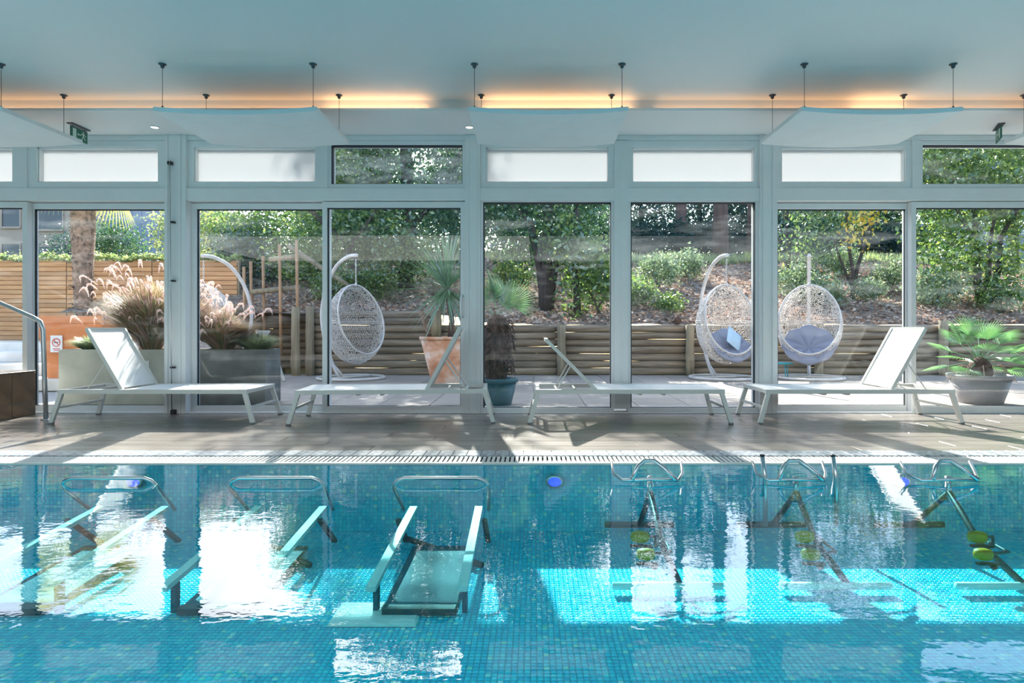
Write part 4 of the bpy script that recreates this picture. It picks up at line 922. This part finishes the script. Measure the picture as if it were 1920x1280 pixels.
# square orange planter with a no-smoking sign
Yp = 9.15; xp = PX(128, Yp); t = thing('orange_planter', 'large tapered orange clay planter with a thick rim on the steps', 'planter', (xp, Yp+.3, .16))
def sq_ring(b, w0, w1, z0, z1): b.add([(-w0, -w0*.6, z0), (w0, -w0*.6, z0), (w0, w0*.6, z0), (-w0, w0*.6, z0), (-w1, -w1*.6, z1), (w1, -w1*.6, z1), (w1, w1*.6, z1), (-w1, w1*.6, z1)], [(0, 3, 2, 1), (4, 5, 6, 7), (0, 1, 5, 4), (1, 2, 6, 5), (2, 3, 7, 6), (3, 0, 4, 7)])
b = MB(); sq_ring(b, .36, .47, 0, .80); b.build('body', M['orangepot'], t); b = MB(); sq_ring(b, .50, .50, .80, .90); b.build('rim', M['orangepot'], t)
o = thing('no_smoking_sign', 'white no-smoking sign on the orange planter', 'sign', (PX(105, Yp), Yp+.01, .66))
MB().box(-.085, .085, -.004, 0, -.12, .12, .001).build('plate', M['paper'], o)
MB().tube([(.055*math.cos(a*PI/12), -.008, .02+.055*math.sin(a*PI/12)) for a in range(24)], .006, 5, True).build('red_ring', M['redink'], o)
MB().bar((-.038, -.0085, .058), (.038, -.0085, -.018), .003, .01).build('red_slash', M['redink'], o)
b = MB(); b.box(-.036, .02, -.006, -.004, .014, .026); b.box(.022, .030, -.006, -.004, .014, .026); b.build('cigarette', M['black'], o)
b = MB(); b.box(-.05, .05, -.0055, -.004, -.075, -.065); b.box(-.04, .04, -.0055, -.004, -.095, -.085); b.build('caption', M['redink'], o)

# ------------------------------------------------------------------ hanging egg chairs
def egg_shell():
    import bmesh
    bm = bmesh.new(); bmesh.ops.create_icosphere(bm, subdivisions=5, radius=1.0)
    nrm = Vector((0, -1, .28)).normalized(); R3 = (.52, .46, .68)
    for v in bm.verts:
        v.co += Vector((random.uniform(-1, 1), random.uniform(-1, 1), random.uniform(-1, 1)))*.011
        v.co = Vector((v.co.x*R3[0], v.co.y*R3[1], v.co.z*R3[2]))
        if v.co.z > 0: v.co.x *= 1-.10*(v.co.z/.68)**2
    dl = [v for v in bm.verts if v.co.dot(nrm) > .16]
    bmesh.ops.delete(bm, geom=dl, context='VERTS')
    ed = [e for e in bm.edges if len(e.link_faces) == 2 and random.random() < .25]
    bmesh.ops.dissolve_edges(bm, edges=ed, use_verts=True); bm.normal_update()
    bmesh.ops.wireframe(bm, faces=bm.faces[:], thickness=.0135, use_even_offset=False, use_boundary=True, use_replace=True)
    me = D.meshes.new('shell'); bm.to_mesh(me); bm.free(); me.materials.append(M['wicker']); return me
SHELL = egg_shell()
def egg_chair(x, y, rz, label, cushion=None):
    t = thing('hanging_chair', label, 'hanging chair', (x, y, 0), rz, 'white wicker hanging egg chairs')
    sh = put('shell', SHELL, t, (0, 0, .95))
    nrm = Vector((0, -1, .28)).normalized(); rim = []
    # rim: intersection of the ellipsoid with the opening plane
    u = Vector((1, 0, 0)); w = nrm.cross(u); c0 = nrm*.16
    for k in range(48):
        a = 2*PI*k/48; d = u*math.cos(a)+w*math.sin(a); lo, hi = 0, 1.2
        for _ in range(24):
            md = (lo+hi)/2; p = c0+d*md; f = 1-.10*(max(0, p.z)/.68)**2
            if (p.x/(.52*f))**2+(p.y/.46)**2+(p.z/.68)**2 < 1: lo = md
            else: hi = md
        rim.append(c0+d*lo+Vector((0, 0, .95)))
    MB().tube(rim, .014, 8, True).build('rim', M['wicker'], t, True)
    for dz in (0, .03):
        band = [(.525*math.cos(a), .465*math.sin(a), .97+dz) for a in [math.radians(q) for q in range(-22, 203, 9)]]
        MB().tube(band, .009, 6).build('band', M['wicker'], t, True)
    MB().tube([(0, .0, 1.60), (0, 0, 1.66)], .02, 8).build('top_loop', M['wicker'], t, True)
    ch = MB()
    for k in range(9):
        zc = 1.67+k*.047; pts = [(.012*math.cos(a)*(1 if k % 2 else 0), .012*math.cos(a)*(0 if k % 2 else 1), zc+.028*math.sin(a)) for a in [q*PI/4 for q in range(8)]]; ch.tube(pts, .004, 5, True)
    ch.build('chain', M['wicker'], t)
    ctrl = [(.42, .02), (.6, .25), (.78, .6), (.88, .95), (.88, 1.25), (.75, 1.65), (.5, 1.97), (.2, 2.12), (-.03, 2.13)]
    pts = []
    for i in range(len(ctrl)-1):
        p0 = ctrl[max(i-1, 0)]; p1 = ctrl[i]; p2 = ctrl[i+1]; p3 = ctrl[min(i+2, len(ctrl)-1)]
        for s_ in (0, .25, .5, .75):
            pts.append((0,)+tuple(.5*((2*p1[j])+(-p0[j]+p2[j])*s_+(2*p0[j]-5*p1[j]+4*p2[j]-p3[j])*s_**2+(-p0[j]+3*p1[j]-3*p2[j]+p3[j])*s_**3) for j in range(2)))
    pts.append((0, -.03, 2.13)); MB().tube(pts, .032, 10).build('stand_arc', M['wicker'], t, True)
    MB().tube([(0, .55, .22), (0, .30, .03)], .016, 8).build('brace', M['wicker'], t, True)
    MB().tube([(.56*math.cos(2*PI*k/40), .12+.56*math.sin(2*PI*k/40), .03) for k in range(40)], .024, 8, True).build('base_ring', M['wicker'], t, True)
    MB().tube([(-.55, .2, .03), (.55, .2, .03)], .018, 8).build('base_bar', M['wicker'], t, True)
    return t
def seat_cushion(x, y, rz, label, mat='cushion', s=1.0):
    b = MB(); n = 64; m = 14; v = []; f = []
    for j in range(m+1):
        ph = -PI/2+PI*j/m
        for k in range(n):
            th = 2*PI*k/n; lob = abs(math.cos(th*4)); r = (.36+.02*lob)*math.cos(ph)**.6 if abs(ph) < PI/2-1e-6 else .001
            hgt = .085*math.sin(ph)*(.45+.55*lob**.5)*(1-.75*math.exp(-(r/.07)**2))
            xx, yy = r*math.cos(th), r*math.sin(th); bowl = .9*(xx*xx*.8+max(0, yy)**2*1.6)
            v.append((xx*1.12, yy, hgt+bowl))
    for j in range(m):
        for k in range(n): f.append((j*n+k, j*n+(k+1) % n, (j+1)*n+(k+1) % n, (j+1)*n+k))
    o = b.add(v, f).build('seat_cushion', M[mat], None, True); o.location = (x, y, .52); o.rotation_euler = (math.radians(38), 0, rz); o.scale = (s,)*3
    MB().lathe([(.02, 0), (.018, .01), (.001, .014)], 12, (0, 0, .015)).build('button', M[mat], o, True)
    return tag(o, label, 'cushion')
egg_chair(-3.05, 11.0, math.radians(57), 'white wicker hanging egg chair without cushion left of the yucca, open to the right')
egg_chair(3.32, 11.0, math.radians(15), 'white wicker hanging egg chair left of the right post, turned half right')
egg_chair(4.74, 11.0, math.radians(-23), 'white wicker hanging egg chair right of the post, facing the pool')
egg_chair(-5.72, 11.1, math.radians(-35), 'white wicker hanging egg chair half hidden by the plumes at the left')
seat_cushion(4.72, 10.97, math.radians(-23), 'grey-blue tufted round cushion in the hanging chair facing the pool', 'cushion', 1.05)
seat_cushion(3.34, 10.95, math.radians(15), 'grey-blue cushion in the half-turned hanging chair', 'cushion', .9)
b = MB(); v = []; f = []
for j in range(9):
    for k in range(9):
        a, c = (j-4)/4, (k-4)/4; v.append((a*.17, c*.17, .05*(1-a**4)*(1-c**4)))
for j in range(9):
    for k in range(9):
        a, c = (j-4)/4, (k-4)/4; v.append((a*.17, c*.17, -.05*(1-a**4)*(1-c**4)))
for s_ in (0, 81):
    for j in range(8):
        for k in range(8):
            q = (s_+j*9+k, s_+(j+1)*9+k, s_+(j+1)*9+k+1, s_+j*9+k+1); f.append(q if s_ == 0 else q[::-1])
o = b.add(v, f).build('throw_pillow', M['pillow'], None, True); o.location = (3.42, 10.9, .70); o.rotation_euler = (math.radians(65), .6, math.radians(25))
tag(o, 'pale blue square pillow in the half-turned hanging chair', 'pillow')
# turquoise side table
Yt = 11.2; t = thing('side_table', 'small turquoise round side table between the two hanging chairs', 'table', (PX(1468, Yt), Yt, 0))
MB().lathe([(.16, .255), (.17, .26), (.17, .275), (.165, .28)], 24).build('table_top', M['teal'], t, True)
for k in range(3):
    a = k*2*PI/3+.5; MB().tube([(.10*math.cos(a), .10*math.sin(a), .26), (.13*math.cos(a), .13*math.sin(a), 0)], .009, 6).build('leg', M['teal'], t, True)
